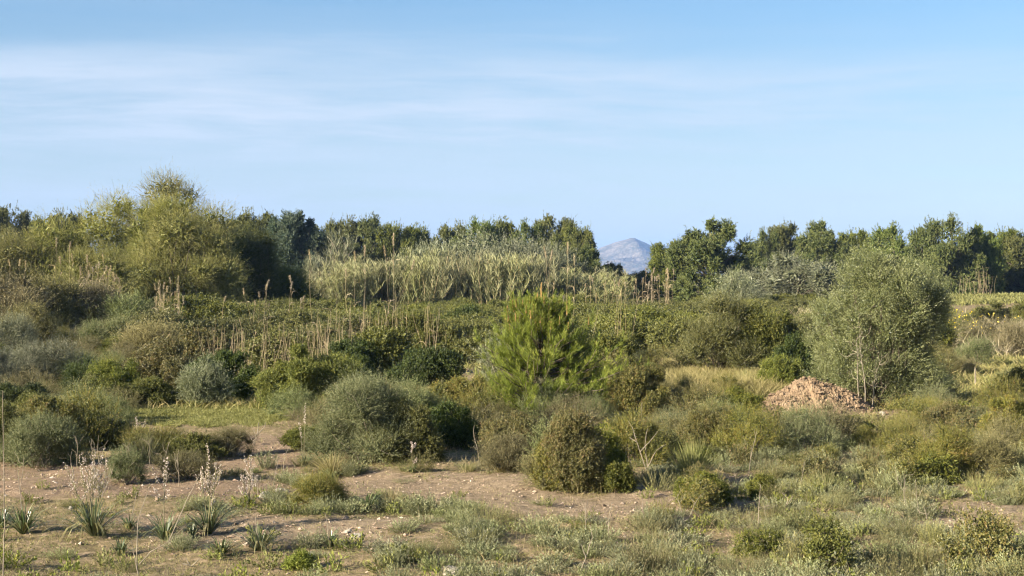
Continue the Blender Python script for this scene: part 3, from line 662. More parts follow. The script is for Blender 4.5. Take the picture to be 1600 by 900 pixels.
# ------------------------------------------------------------------ single shrubs, back to front
SH = [
 # label, px, base y, width, top, mat, style, n, scale, seed, (lump)
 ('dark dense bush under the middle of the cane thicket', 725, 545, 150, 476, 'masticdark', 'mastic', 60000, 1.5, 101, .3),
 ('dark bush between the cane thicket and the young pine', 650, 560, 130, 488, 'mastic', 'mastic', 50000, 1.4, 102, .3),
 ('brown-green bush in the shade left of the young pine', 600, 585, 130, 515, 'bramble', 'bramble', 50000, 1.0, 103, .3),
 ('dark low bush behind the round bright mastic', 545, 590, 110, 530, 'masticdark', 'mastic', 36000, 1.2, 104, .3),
 ('dark bush casting shade behind the wide grey-green bush', 665, 605, 120, 545, 'masticdark', 'mastic', 40000, 1.2, 105, .32),  # dark foliage fills a gap that is only in shadow
 ('mid green bush right behind the young pine top', 985, 560, 140, 486, 'bramble', 'bramble', 50000, 1.2, 106, .3),
 ('dark green bush in the shade right of the young pine', 950, 590, 110, 520, 'mastic', 'mastic', 40000, 1.1, 107, .3),
 ('low green bush on the bank left of the broom-like tall bush', 1065, 560, 110, 498, 'bramble', 'bramble', 40000, 1.2, 108, .3),
 ('broom-like tall bush with reddish tops in the middle distance', 1128, 592, 150, 462, 'bramble', 'fine', 80000, 1.5, 109, .3),
 ('dark lobed bush between the broom-like bush and the big olive', 1205, 592, 96, 478, 'mastic', 'mastic', 60000, 1.3, 110, .34),
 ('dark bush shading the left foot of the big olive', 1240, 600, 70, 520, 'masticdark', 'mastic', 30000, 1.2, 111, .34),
 ('fresh green bush just behind the clay heap', 1222, 614, 84, 556, 'masticbright', 'mastic', 36000, .9, 112, .34),
 ('pale grey round bush above the broom-like tall bush', 1145, 500, 92, 424, 'oliveg', 'olive', 36000, 2.0, 113, .36),
 ('small silvery bush right of the pale grey round bush', 1175, 500, 60, 450, 'oliveg', 'olive', 22000, 1.8, 114, .36),
 ('green bush peeping out behind the right of the big olive', 1455, 520, 80, 414, 'greygreen', 'fine', 50000, 1.8, 115, .3),
 ('mid green bush at the right foot behind the big olive', 1448, 560, 90, 470, 'mastic', 'mastic', 40000, 1.3, 116, .3),
 ('dark hedge-like bush below the far green meadow', 1560, 512, 120, 474, 'mastic', 'mastic', 40000, 1.6, 117, .3),
 ('low dark bush right of the hedge-like one', 1640, 512, 120, 470, 'mastic', 'mastic', 36000, 1.6, 118, .3),
 ('yellow flowering bush right of the big olive', 1490, 540, 70, 486, 'masticbright', 'fine', 26000, 1.1, 119, .34),
 ('dark green bush at the right edge beyond the shaded hollow', 1590, 622, 70, 575, 'mastic', 'mastic', 26000, 1.0, 120, .34),
 ('rust-tinged big bush left of the pale small olive', 262, 620, 140, 528, 'masticrust', 'mastic', 90000, .95, 121, .32),
 ('dark shaded bush behind the pale small olive', 352, 626, 120, 548, 'masticdark', 'mastic', 60000, .95, 122, .3),  # darkened leaves stand in for the deep shade behind the lawn
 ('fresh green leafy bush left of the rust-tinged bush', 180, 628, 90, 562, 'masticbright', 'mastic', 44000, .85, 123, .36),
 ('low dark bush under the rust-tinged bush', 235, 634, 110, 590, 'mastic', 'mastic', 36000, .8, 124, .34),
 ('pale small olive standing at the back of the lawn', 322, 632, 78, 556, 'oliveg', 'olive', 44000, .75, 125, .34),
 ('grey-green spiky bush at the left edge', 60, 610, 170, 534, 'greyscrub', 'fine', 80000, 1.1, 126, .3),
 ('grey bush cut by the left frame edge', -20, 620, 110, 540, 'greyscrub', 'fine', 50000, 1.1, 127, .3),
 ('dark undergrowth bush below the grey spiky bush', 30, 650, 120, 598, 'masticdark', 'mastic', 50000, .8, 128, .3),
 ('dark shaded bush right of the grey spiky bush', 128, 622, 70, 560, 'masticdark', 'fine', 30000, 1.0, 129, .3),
 ('round bright mastic with glossy yellow-green leaves', 482, 640, 176, 537, 'masticbright', 'mastic', 130000, .85, 130, .3),
 ('dark right half of the round mastic pair', 560, 632, 90, 556, 'masticdark', 'mastic', 50000, .9, 131, .3),  # shaded side of the round mastic, built as a darker-leaved bush
 ('wide grey-green bush left of the rusty front mastic', 572, 722, 190, 594, 'greygreen', 'fine', 150000, .85, 132, .28),
 ('dark-leaved bush growing through the wide grey-green bush', 636, 722, 120, 626, 'mastic', 'mastic', 70000, .68, 133, .3),
 ('olive-green feathery bush behind the wide grey-green one', 650, 690, 120, 598, 'greygreen', 'fine', 70000, .8, 134, .3),
 ('orange-brown bush left of the young pine foot', 722, 672, 110, 590, 'masticrust', 'mastic', 70000, .75, 135, .32),
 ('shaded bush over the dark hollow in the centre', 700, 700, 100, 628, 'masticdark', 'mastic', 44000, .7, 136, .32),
 ('pale twiggy shrub against the left side of the young pine', 788, 640, 80, 520, 'oliveg', 'olive', 30000, .9, 137, .3),
 ('yellow-green round bush right of the young pine', 1004, 652, 108, 572, 'masticrust', 'mastic', 90000, .8, 138, .32),
 ('rust-tinged lower mastic at the left foot of the big rusty one', 866, 766, 64, 676, 'masticrust', 'mastic', 40000, .55, 195, .5),
 ('big rusty front mastic before the young pine', 900, 768, 96, 640, 'masticrust', 'mastic', 90000, .55, 341, .5),
 ('leafy green mastic spreading right of the big rusty one', 944, 752, 76, 664, 'mastic', 'mastic', 44000, .55, 191, .5),
 ('upright twiggy shoots rising through the big rusty mastic', 862, 758, 78, 654, 'greygreen', 'olive', 16000, .55, 193, .4),
 ('small dark mastic at the right foot of the big rusty one', 962, 768, 56, 722, 'mastic', 'mastic', 24000, .55, 194, .4),
 ('low twiggy mastic filling the foot of the big rusty one', 852, 764, 70, 706, 'heath', 'fine', 30000, .65, 192, .36),
 ('brown-green mastic left of the big rusty one', 812, 730, 120, 646, 'masticrust', 'mastic', 80000, .65, 140, .3),
 ('grey twiggy bush at the left foot of the rusty mastic', 796, 738, 90, 680, 'heath', 'fine', 36000, .7, 141, .3),
 ('thin twiggy bush right of the rusty mastic', 996, 728, 100, 645, 'masticrust', 'fine', 36000, .75, 142, .3),
 ('red and yellow leaved bush left of the clay heap', 1096, 700, 80, 640, 'masticrust', 'mastic', 50000, .65, 143, .34),
 ('dark low bush below the left of the clay heap', 1150, 655, 90, 606, 'mastic', 'mastic', 40000, .7, 144, .32),
 ('green bush in front of the clay heap', 1250, 680, 110, 646, 'mastic', 'mastic', 36000, .6, 145, .34),
 ('dark-hearted bush under the right of the clay heap', 1320, 684, 90, 650, 'bramble', 'mastic', 30000, .6, 146, .34),
 ('yellow-green right hedge bush under the shaded hollow', 1500, 690, 120, 632, 'masticrust', 'mastic', 60000, .65, 147, .32),
 ('taller yellow-green bush at the right frame edge', 1585, 700, 100, 618, 'masticrust', 'mastic', 56000, .65, 148, .32),
 ('brown-green bush below the yellow-green right hedge', 1475, 745, 100, 668, 'masticrust', 'fine', 50000, .7, 149, .3),
 ('grey-brown bush right of the forked dead branch', 1555, 740, 90, 680, 'heath', 'fine', 40000, .65, 150, .3),
 ('small round mastic alone on the bare soil', 1100, 790, 88, 738, 'mastic', 'mastic', 60000, .5, 151, .3),
 ('upright dark sprig bush right of the small round mastic', 1192, 780, 46, 742, 'mastic', 'mastic', 18000, .5, 152, .32),
 ('dark low bush in the bare soil left of centre', 500, 792, 100, 744, 'masticrust', 'fine', 50000, .5, 153, .3),
 ('yellow-green bush at the far left above the bare soil', 66, 704, 120, 618, 'masticrust', 'mastic', 80000, .65, 154, .3),
 ('grey-green straggly bush below the yellow-green left bush', 60, 728, 150, 652, 'greygreen', 'fine', 70000, .75, 155, .28),
 ('dark-leaved bush left of the grey straggly ones', 8, 720, 70, 630, 'mastic', 'mastic', 36000, .65, 156, .3),
 ('yellow-topped low bush in front of the lawn', 180, 700, 80, 658, 'masticbright', 'mastic', 36000, .58, 157, .32),
 ('brown twiggy bush between the lawn and the bare soil', 245, 712, 110, 672, 'masticrust', 'fine', 50000, .62, 158, .3),
 ('low green bush right of the brown twiggy one', 305, 716, 90, 678, 'mastic', 'mastic', 36000, .6, 159, .32),
 ('grey dry bush at the right end of the left scrub', 362, 712, 70, 672, 'heath', 'fine', 26000, .62, 160, .3),
 ('green tufted bush behind the asphodel flowers', 198, 755, 60, 702, 'greygreen', 'fine', 26000, .55, 161, .3),
 ('dry grey bush beside the asphodel flowers', 292, 748, 100, 706, 'heath', 'fine', 30000, .55, 162, .3),
 ('green low bush at the lower left before the asphodels', 466, 890, 50, 862, 'bright', 'mastic', 9000, .45, 163, .32),
]
SH += [
 ('tan dry bush at the left edge under the tamarisks', 10, 520, 130, 430, 'brown', 'fine', 60000, 2.2, 171, .34),
 ('brownish feathery bush on the left bank below the plumed reeds', 85, 522, 130, 436, 'heath', 'fine', 60000, 2.2, 172, .34),
 ('dark-hearted dry bush under the rounded tamarisk', 150, 520, 110, 446, 'brown', 'fine', 50000, 2.0, 173, .34),
 ('grey-green bush at the foot of the tamarisk dome', 205, 524, 90, 464, 'greygreen', 'fine', 40000, 2.0, 174, .34),
 ('straw-coloured rounded tussock bush on the left bank', 50, 545, 100, 478, 'heath', 'fine', 50000, 1.6, 175, .34),
 ('grey bush between the left bank and the spiky grey bush', 5, 560, 110, 496, 'greyscrub', 'fine', 44000, 1.5, 176, .34),
 ('low yellow-green bush at the end of the left bank', 175, 548, 90, 500, 'greygreen', 'fine', 40000, 1.5, 177, .34),
 ('dry brown bush behind the rust-tinged bush', 235, 560, 110, 508, 'brown', 'fine', 44000, 1.5, 178, .34),
 ('dark green bush between the dry brown bush and the reed stalks', 320, 570, 110, 516, 'masticrust', 'mastic', 44000, 1.4, 179, .34),
 ('brown-green bush behind the bare reed stalks', 420, 580, 120, 522, 'bramble', 'bramble', 44000, 1.1, 180, .34),
 ('dark mauve-brown scrub bush right of the yellow flowering bush', 1545, 552, 110, 498, 'heath', 'fine', 44000, 1.3, 181, .34),
 ('tan and green bush at the right edge of the slope', 1600, 560, 90, 505, 'brown', 'fine', 34000, 1.3, 182, .34),
 ('small green bush on the slope right of the yellow flowers', 1525, 572, 60, 528, 'greygreen', 'fine', 24000, 1.0, 183, .34),
 ('heap-like dead brush bush on the slope', 1506, 586, 46, 562, 'brown', 'fine', 14000, 1.0, 184, .34),
]
for e in SH:
    lab, px, by, w, top, mat, st, n, sc, seed, lump = e
    lean = 'mastic' if 'mastic' in lab else 'olive' if ('olive' in lab and 'small olive' in lab) else 'bush'
    nm = {'mastic': 'mastic_bush', 'olive': 'olive_bush', 'bush': 'bush'}[lean]
    o = shrub(nm, lab, 'bush', px, by, w, top, mat, st, n, sc, lump, 16, seed, twig=90 if n > 40000 else 50, woods='barkpale' if mat in ('greygreen', 'heath', 'oliveg') else 'bark')
    if 'yellow flowering' in lab:
        rng = np.random.default_rng(9); w_, h_ = w / FPX * o.location.y, 1.3
        mb = MB(); n_ = 110; b = np.stack([rng.normal(0, w_ * .25, n_), rng.normal(0, w_ * .25, n_), rng.uniform(.75, 1.45, n_)], -1)
        leaves(mb, b, rdir(rng, n_), .07, .045, rng.random(n_), rng); mb.build('flowers', M['yellow'], o)

# the big wild olive on the right
def big_olive():
    rng = np.random.default_rng(201); x, d, z = gp(1375, 634); w = 214 / FPX * d; h = (HOR - 400) / FPX * d + CAMH - z
    r = root('wild_olive_tree', (x, d, z), 'big wild olive, a dense grey-green leafy dome right of the clay heap', 'tree')
    lb = dome(rng, w, h, w * .9, 40, .2, skirt=.08)
    lb[0] = (0, 0, h * .46, w * .36, w * .34, h * .43)
    k = 22; a = rng.uniform(0, 6.28, k); zz = h * rng.uniform(.6, .97, k); rr = w * .44 * np.sqrt(np.clip(1.03 - ((zz / h - .4) / .62) ** 2, 0, 1))
    lb = np.concatenate([lb, np.stack([np.cos(a) * rr, np.sin(a) * rr, zz - .12, *(rng.uniform(.12, .3, (2, k))), rng.uniform(.2, .42, k)], -1)])
    mb = MB(); c, u = foliage(mb, rng, lb, 440000, 'olive', .8, .6, .6)
    m = 700; j = rng.choice(len(c), m)
    for s in range(16):
        b = c[j] + (u[j] + np.array([0, 0, .5])) * .028 * s; leaves(mb, b, nrm(u[j] + rdir(rng, m) * .9), .035, .014, rng.uniform(.35, 1, m), rng)
    innerfill(mb, rng, lb, 8000, .06, .03); mb.build('crown', M['olive'], r)
    wd = MB(); limbs(wd, rng, lb, .03, 6, 260, .16, c); wd.build('trunk', M['bark'], r)
big_olive()
# pale saplings at its foot
for i, (px, hh, lab) in enumerate(((1345, 1.35, 'straight pale sapling, left of three before the big olive'), (1351, 1.75, 'tallest pale sapling of three before the big olive'), (1362, 1.1, 'leaning pale sapling, right of three before the big olive'))):
    rng = np.random.default_rng(210 + i); x, d, z = gp(px, 641); r = root('sapling', (x, d, z), lab, 'sapling', 'pale saplings before the olive')
    wd = MB(); e = np.array([[rng.normal(0, .08) + (.25 if i == 2 else 0), 0, hh]]); P = curve(np.array([[0, 0, -.03]]), e, 10, rng, .03); tubes(wd, P, .012, .004, .5, 6)
    q = 16; ii = rng.integers(3, 10, q); b = P[0, ii]; tubes(wd, curve(b, b + nrm(rdir(rng, q) + np.array([0, 0, .8])) * rng.uniform(.15, .4, q)[:, None], 4, rng, .1), .006, .003, .5, 3); wd.build('stem', M['barkpale'], r)
    lf = MB(); k = 260; ii = rng.integers(4, 10, k); leaves(lf, P[0, ii] + rng.normal(0, .1, (k, 3)), rdir(rng, k), .035, .014, rng.random(k), rng); lf.build('leaves', M['olive'], r)

# the young pine in the middle
def young_pine():
    rng = np.random.default_rng(301); x, d, z = gp(846, 652); r = root('young_pine_tree', (x, d, z), 'young bright green pine with upright candles in the middle of the view', 'tree')
    px2m = d / FPX; H = (652 - 466) * px2m
    tk = MB(); trunk = curve(np.array([[0, 0, -.05]]), np.array([[.05, 0, H]]), 12, rng, .015); tubes(tk, trunk, .05, .012, .5, 8)
    tips, dirs, starts = [], [], []
    prof_z = [0, .12, .3, .5, .7, .85, .95, 1.0]; prof_r = [1.5, 1.6, 1.42, 1.1, .82, .62, .44, .16]
    for k in range(250):
        t = (k + .5) / 250; t = t ** 1.1; t = min(.99, (math.floor(t * 10) + .5) / 10 + rng.normal(0, .02)) * .6 + t * .4; a = k * 2.399 + rng.uniform(-.3, .3); zb = t * H * .9
        R_ = np.interp(t, prof_z, prof_r) * rng.uniform(.55, 1.12); zt = zb + R_ * rng.uniform(.0, .5) + .06
        zt = min(zt, H * 1.0)
        s0 = np.array([0, 0, zb * .85]); R_ *= 1 + .14 * math.cos(a) * (zb < .5 * H) + .13 * math.sin(3 * a + zb * 5); e = np.array([math.cos(a) * R_, math.sin(a) * R_ * .9, zt]); tips.append(e); starts.append(s0)
    for bx, bz, br in ((1.15, .55, .34), (1.35, .35, .3), (.95, .42, .3), (-1.05, .3, .35), (-1.25, .18, .3)):
        for q in range(5): tips.append(np.array([bx + rng.normal(0, .13), rng.normal(-.1, .25), bz + rng.uniform(0, .3)])); starts.append(np.array([0, 0, .2]))
    tips = np.array(tips); starts = np.array(starts); P = curve(starts, tips, 8, rng, .04, -.06); tubes(tk, P, .016, .006, .5, 4); tk.build('trunk', M['bark'], r)
    nd = MB(); cn = MB(); n = len(P)
    # shoots: side branchlets along each branch, each wrapped in needles
    k = 10; i = np.repeat(np.arange(n), k); t = rng.uniform(2.6, 7, n * k); i0 = np.minimum(t.astype(int), 6); fr = (t - i0)[:, None]
    B = P[i, i0] * (1 - fr) + P[i, i0 + 1] * fr; bd = nrm(P[i, 7] - P[i, 3]); sd = nrm(bd * .8 + rdir(rng, n * k) * .6 + np.array([0, 0, .75])); sl = rng.uniform(.10, .26, n * k)
    B = np.concatenate([B, tips]); sd = np.concatenate([sd, nrm(nrm(tips - starts) * .5 + np.array([0, 0, 1.]))]); sl = np.concatenate([sl, rng.uniform(.18, .34, n)])
    m = len(B); q = 44; tt = rng.random((m, q)); base = B[:, None] + sd[:, None] * (sl[:, None] * tt)[..., None]
    ld = nrm(sd[:, None] * 1.15 + nrm(rng.normal(size=(m, q, 3))) * .85); rr = np.clip(rng.normal(.5, .13, (m, 1)) + .25 * (tt - .5) + rng.normal(0, .1, (m, q)), 0, 1)
    leaves(nd, base.reshape(-1, 3), ld.reshape(-1, 3), rng.uniform(.07, .12, m * q), .0062, rr.ravel(), rng, .5); nd.build('needles', M['young'], r)
    up = tips[tips[:, 2] > H * .72]; up = np.concatenate([up, [[.0, -.05, H + .02], [.06, 0, H - .03], [-.08, 0, H - .05]]]); e = up + np.array([0, 0, .16]); e[-3, 2] += .14
    tubes(cn, curve(up, e, 3, rng, .02), .017, .008, rng.random(len(up)), 5); cn.build('candles', M['candle'], r)
young_pine()

# ------------------------------------------------------------------ clay spoil heap
def clods(mb, C, size, rng, flat=.7):
    """rough little stones: jittered octahedra"""
    n = len(C); size = np.broadcast_to(size, (n,))
    o = np.array([[1, 0, 0], [0, 1, 0], [-1, 0, 0], [0, -1, 0], [0, 0, 1], [0, 0, -1.]])
    v = o[None] * size[:, None, None] * rng.uniform(.55, 1.2, (n, 6, 1)) + rng.normal(0, .2, (n, 6, 3)) * size[:, None, None]; v[..., 2] *= flat
    a = rng.uniform(0, 6.28, n); c, s_ = np.cos(a)[:, None], np.sin(a)[:, None]; x = v[..., 0] * c - v[..., 1] * s_; y = v[..., 0] * s_ + v[..., 1] * c; v[..., 0], v[..., 1] = x, y
    v = v + C[:, None]; F = np.array([(0, 1, 4), (1, 2, 4), (2, 3, 4), (3, 0, 4), (1, 0, 5), (2, 1, 5), (3, 2, 5), (0, 3, 5)])
    f = (np.arange(n) * 6)[:, None, None] + F[None]; mb.add(v.reshape(-1, 3), f.reshape(-1, 3), np.repeat(rng.random(n), 8))
def heap(label, px, by, wpx, top, seed, name='clay_heap', mat='clay'):
    rng = np.random.default_rng(seed); x, d, z = gp(px, by); w = wpx / FPX * d; h = (HOR - top) / FPX * d + CAMH - z
    n = 130; u = np.linspace(-1.15, 1.15, n); X, Y = np.meshgrid(u, u)
    q = np.hypot(X * (1 + .1 * np.sin(Y * 3)), Y); Z = np.clip(1.0 - q ** .95, -.05, .9)
    Z = np.where(X > 0, np.clip(.97 - (q * 1.0) ** 1.5, -.05, .9), Z)
    for k in range(1, 7):
        a = rng.uniform(0, 6.28, 4); f = 2.6 * 1.6 ** k; Z += (.055 / 1.25 ** k) * np.sin(X * f * math.cos(a[0]) + Y * f * math.sin(a[0]) + a[1] + np.sin(Y * f * .4 + a[2])) * np.clip(Z * 2, 0, 1)
    Z += rng.normal(0, .028, Z.shape) * np.clip(Z * 3, 0, 1)
    V = np.stack([X * w / 2, Y * w * .38, Z * h * .95 - .02], -1).reshape(-1, 3); i = np.arange((n - 1) ** 2); a = (i // (n - 1)) * n + i % (n - 1)
    mb = MB(); mb.add(V, np.stack([a, a + 1, a + n + 1, a + n], -1), rng.uniform(0, 1, (n - 1) ** 2) * .6 + .2)
    o = tag(mb.build(name, M[mat]), label, 'heap'); o.location = (x, d, z)
    cb = MB(); m = 3800; uu = rng.uniform(-1.35, 1.35, (m, 2)); uu = uu[np.hypot(uu[:, 0], uu[:, 1]) < 1.3]; gi = ((uu + 1.15) / 2.3 * (n - 1)).clip(0, n - 1).astype(int); zz = Z[gi[:, 1], gi[:, 0]] * h * .95
    clods(cb, np.stack([uu[:, 0] * w / 2, uu[:, 1] * w * .38, np.maximum(zz, 0)], -1), rng.gamma(1.2, .011, len(uu)) + .006, rng); cb.build('clods', M[mat], o)['kind'] = 'stuff'
    return o
heap('reddish clay spoil heap with loose clods at the foot of the big olive', 1262, 640, 210, 587, 401)

def stone(label, px, by, wpx, hpx, seed, mat='stone', group=None):
    rng = np.random.default_rng(seed); x, d, z = gp(px, by); w = wpx / FPX * d; h = hpx / FPX * d
    n, k = 28, 16; th = np.linspace(0, 2 * pi, n, endpoint=False); ph = np.linspace(.02, pi * .62, k); T, Q = np.meshgrid(th, ph)
    U = np.stack([np.sin(Q) * np.cos(T), np.sin(Q) * np.sin(T), np.cos(Q)], -1); rad = np.ones_like(T)
    for j in range(7):
        nn = nrm(rng.normal(size=3)); c = rng.uniform(.55, .9); dp = U @ nn; rad = np.minimum(rad, np.where(dp > .05, c / np.maximum(dp, .05), 9))
    for j in range(1, 5):
        a = rng.uniform(0, 6, 3); f = 2.5 * 1.8 ** j; rad += .06 / 1.5 ** j * np.sin(U[..., 0] * f + a[0]) * np.sin(U[..., 1] * f + a[1]) * np.sin(U[..., 2] * f + a[2]) * 2
    V = U * rad[..., None] * np.array([w / 2, w * .4, h]); V = V.reshape(-1, 3); F = []
    for r_ in range(k - 1):
        for c in range(n): F.append((r_ * n + c, (r_ + 1) * n + c, (r_ + 1) * n + (c + 1) % n, r_ * n + (c + 1) % n))
    mb = MB(); mb.add(V, F, rng.uniform(.2, .8, len(F))); mb.v.append(np.array([[0, 0, V[:n, 2].mean()]])); 
    mb.f.append(np.array([(c, (c + 1) % n, len(V)) for c in range(n)])); mb.r.append(np.full(n, .5)); mb.n += 1
    o = tag(mb.build('boulder' if wpx > 25 else 'rock', M[mat]), label, 'rock', group); o.location = (x, d, z - h * .12); return o
stone('pale boulder lying at the front edge of the picture', 706, 897, 46, 17, 411)
for i, (px, by, w, h, lab) in enumerate(((560, 838, 26, 6, 'flat pale rock in the bare soil before the asphodels'), (486, 868, 22, 7, 'grey rock behind the low bright herb at lower left'), (545, 830, 16, 5, 'small flat rock right of the last asphodel'),
        (110, 796, 9, 6, 'small orange rock left of the first asphodel leaves'), (476, 728, 9, 6, 'pinkish rock beside the path into the scrub'), (415, 776, 30, 9, 'pale chalky lump under the rightmost asphodel flowers'), (440, 768, 22, 7, 'second chalky lump right of the rightmost asphodel flowers'),
        (268, 850, 12, 4, 'thin white stone under the middle asphodel'), (330, 812, 10, 4, 'small pale stone behind the curled asphodel'), (1430, 822, 12, 5, 'pale stone at the edge of the right bare soil'), (1280, 640, 14, 5, 'light clod fallen before the clay heap'),
        (1378, 648, 13, 6, 'white stone under the big olive'), (1265, 586, 8, 6, 'pale round stone on top of the clay heap'), (1360, 640, 10, 5, 'small stone at the sapling feet'), (800, 862, 12, 5, 'small stone right of the front boulder'))):
    if 'on top of' in lab: continue
    stone(lab, px, by, w, h, 420 + i)

# ------------------------------------------------------------------ gravel, herbs and grass: sheets of small things
def sample_px(rng, n, x0, x1, y0, y1, f=None):
    """n ground points spread over the patch of ground between these photo bounds (evenly over the ground, thinned with distance)"""
    d0, d1 = CAMH * FPX / (y1 - HOR), CAMH * FPX / (y0 - HOR)
    u = rng.random(n); d0, d1 = d0 * .85, d1 * 1.7; d = d0 * (d1 / d0) ** u; px = rng.uniform(x0, x1, n); x = (px - 800) / FPX * d; z = hgt(x, d)
    py = HOR + (CAMH - z) / d * FPX
    k = (py > y0) & (py < y1)
    if f is not None: k &= rng.random(n) < f(px, py)
    if True:
        x, d, z, px, py = x[k], d[k], z[k], px[k], py[k]
    return np.stack([x, d, z], -1), px, py
rg = np.random.default_rng(500)
P_, px_, py_ = sample_px(rg, 42000, -150, 1750, 680, 940, lambda px, py: np.clip(bare_at(px, py)[0] * .9 + .12, 0, 1))
mb = MB(); clods(mb, P_ + np.array([0, 0, .002]), rg.gamma(1.6, .0055, len(P_)) + .004, rg, .6); tag(mb.build('gravel', M['pebble']), 'pale pebbles and clods strewn on the bare soil', kind='stuff')

def tuftsheet(name, label, mat, n, box, f, h, w, k, seed, leaf=False, spread=.05):
    rng = np.random.default_rng(seed); P, px, py = sample_px(rng, n, *box, f); m = len(P); mb = MB(); d = P[:, 1]
    lod = np.clip(d / 18, .8, 6)[:, None]
    b = P[:, None] + np.concatenate([rng.normal(0, spread, (m, k, 2)) * np.minimum(lod, 2)[..., None], np.zeros((m, k, 1)) - .005], -1)
    dr = nrm(rng.normal(size=(m, k, 3)) * .55 + np.array([0, 0, 1.])); hh = (h * rng.uniform(.45, 1.25, (m, 1)) * rng.uniform(.6, 1.1, (m, k)))[..., None]
    b = b.reshape(-1, 3); dr = dr.reshape(-1, 3); hh = hh.reshape(-1, 1); ww = (w * np.repeat(lod, k, 1)).ravel()
    r = np.clip(rng.normal(.5, .16, (m, 1)) + rng.normal(0, .12, (m, k)), 0, 1).ravel()
    if leaf:
        b[:, 2] += rng.random(len(b)) * hh[:, 0] * .8; leaves(mb, b, nrm(dr + rdir(rng, len(b)) * .8), hh[:, 0] * .6, ww, r, rng)
    else:
        c = b + dr * hh * .55; e = b + dr * hh; e[:, :2] += (dr[:, :2] * .5 + rng.normal(0, .15, (len(b), 2))) * hh; blades(mb, np.stack([b, c, e], 1), ww, r, rng)
    return tag(mb.build(name, M[mat]), label, kind='stuff')
def nobare(k=1.0, lo=0.0): return lambda px, py: np.clip(1 - bare_at(px, py)[0] * 1.25 * k, lo, 1)
patchy = lambda s, t: (lambda px, py: np.clip(.5 + .5 * np.sin(px * .013 * s + 1.7 * np.sin(py * .05 * s)) * np.sin(py * .07 * s + px * .004 + t) + .3 * np.sin(px * .05 * s + t) * np.sin(py * .17), 0, 1) * nobare(1, .04)(px, py))
ALL = (-150, 1750, 600, 960)
tuftsheet('low_herbs', 'grey-green low herbs covering the ground between the clumps', 'herb', 15000, ALL, nobare(.95, .07), .05, .010, 9, 501, True)
tuftsheet('fine_dry_grass', 'thin dry grass between the low scrub', 'drygrass', 13000, ALL, nobare(1, .42), .08, .0045, 6, 502)
tuftsheet('fresh_grass', 'short fresh green grass in patches at the front', 'grass', 7000, ALL, patchy(1, .4), .075, .005, 7, 503)
tuftsheet('yellow_green_herbs', 'yellow-green clover-like herbs at the front', 'bright', 12000, ALL, patchy(1.7, 2.0), .035, .012, 7, 504, True)
tuftsheet('dead_stems', 'grey dead stems standing among the scrub', 'straw', 4500, (650, 1750, 640, 960), nobare(1, .02), .2, .003, 4, 505)
tuftsheet('litter', 'brown leaf and twig litter on the soil', 'brown', 16000, ALL, lambda px, py: .8 + 0 * px, .016, .008, 6, 517, True, .12)
tuftsheet('soil_weeds', 'tiny dull green weeds dotted over the bare soil', 'herb', 5000, ALL, lambda px, py: .6 + 0 * px, .03, .009, 6, 518, True, .03)
# lawn behind the left scrub
lawn = lambda px, py: ((((px - 330) / 132) ** 2 + ((py - 644) / 22) ** 2) + .35 * np.sin(px * .09) * np.sin(py * .4) < 1).astype(float)
tuftsheet('lawn_grass', 'bright short lawn in front of the pale small olive', 'grass', 90000, (190, 470, 620, 670), lawn, .055, .010, 9, 506)
tuftsheet('middle_grass', 'rough grass between the bushes of the middle distance', 'drygrass', 40000, (-150, 1750, 500, 640), lambda px, py: np.where((px > 540) & (px < 800) & (py < 610), .1, .85), .26, .010, 7, 507, spread=.1)
tuftsheet('middle_green_grass', 'green rough grass between the bushes of the middle distance', 'grass', 30000, (-150, 1750, 470, 640), lambda px, py: np.clip(.35 + .6 * np.sin(px * .02) * np.sin(py * .06), 0, 1), .26, .011, 7, 508, spread=.1)
tuftsheet('far_meadow', 'fresh green meadow beyond the big olive', 'grass', 36000, (1470, 1760, 449, 492), lambda px, py: 1 + 0 * px, .30, .014, 6, 509, spread=.25)
tuftsheet('slope_grass', 'grazed yellow-green grass on the slope right of the big olive', 'grass', 50000, (1475, 1760, 520, 625), lambda px, py: np.clip(1 - bare_at(px, py)[0], .1, 1), .11, .009, 8, 510, spread=.08)
tuftsheet('bank_dry_grass', 'tall dry tan grass on the left bank', 'straw', 14000, (-120, 240, 462, 545), lambda px, py: np.clip(.6 + .6 * np.sin(px * .03 + 1) * np.sin(py * .08), .05, 1), .6, .010, 8, 511, spread=.2)
tuftsheet('bank_green_grass', 'long green grass on the left bank', 'grass', 30000, (60, 330, 478, 545), lambda px, py: np.clip(.5 + .6 * np.sin(px * .04) * np.sin(py * .09), .05, 1), .5, .011, 8, 512, spread=.15)
tuftsheet('clearing_grass', 'pale dry grass in the clearing below the broom-like bush', 'drygrass', 40000, (1040, 1215, 555, 622), lambda px, py: .9 + 0 * px, .38, .008, 7, 513, spread=.08)
tuftsheet('mauve_grass', 'mauve seeding grass right of the big olive', 'paleplume', 5000, (1480, 1700, 498, 560), lambda px, py: np.clip(.4 + .6 * np.sin(px * .06) * np.sin(py * .12), 0, 1), .8, .010, 5, 514, spread=.2)
tuftsheet('pink_grass', 'pinkish seeding grass left of the big olive', 'paleplume', 5000, (1222, 1272, 500, 540), lambda px, py: 1 + 0 * px, .9, .010, 5, 515, spread=.15)
tuftsheet('left_bank_base_grass', 'grey dry tussocks under the tamarisks', 'drygrass', 24000, (-120, 330, 470, 530), lambda px, py: .7 + 0 * px, .4, .012, 7, 516, spread=.2)

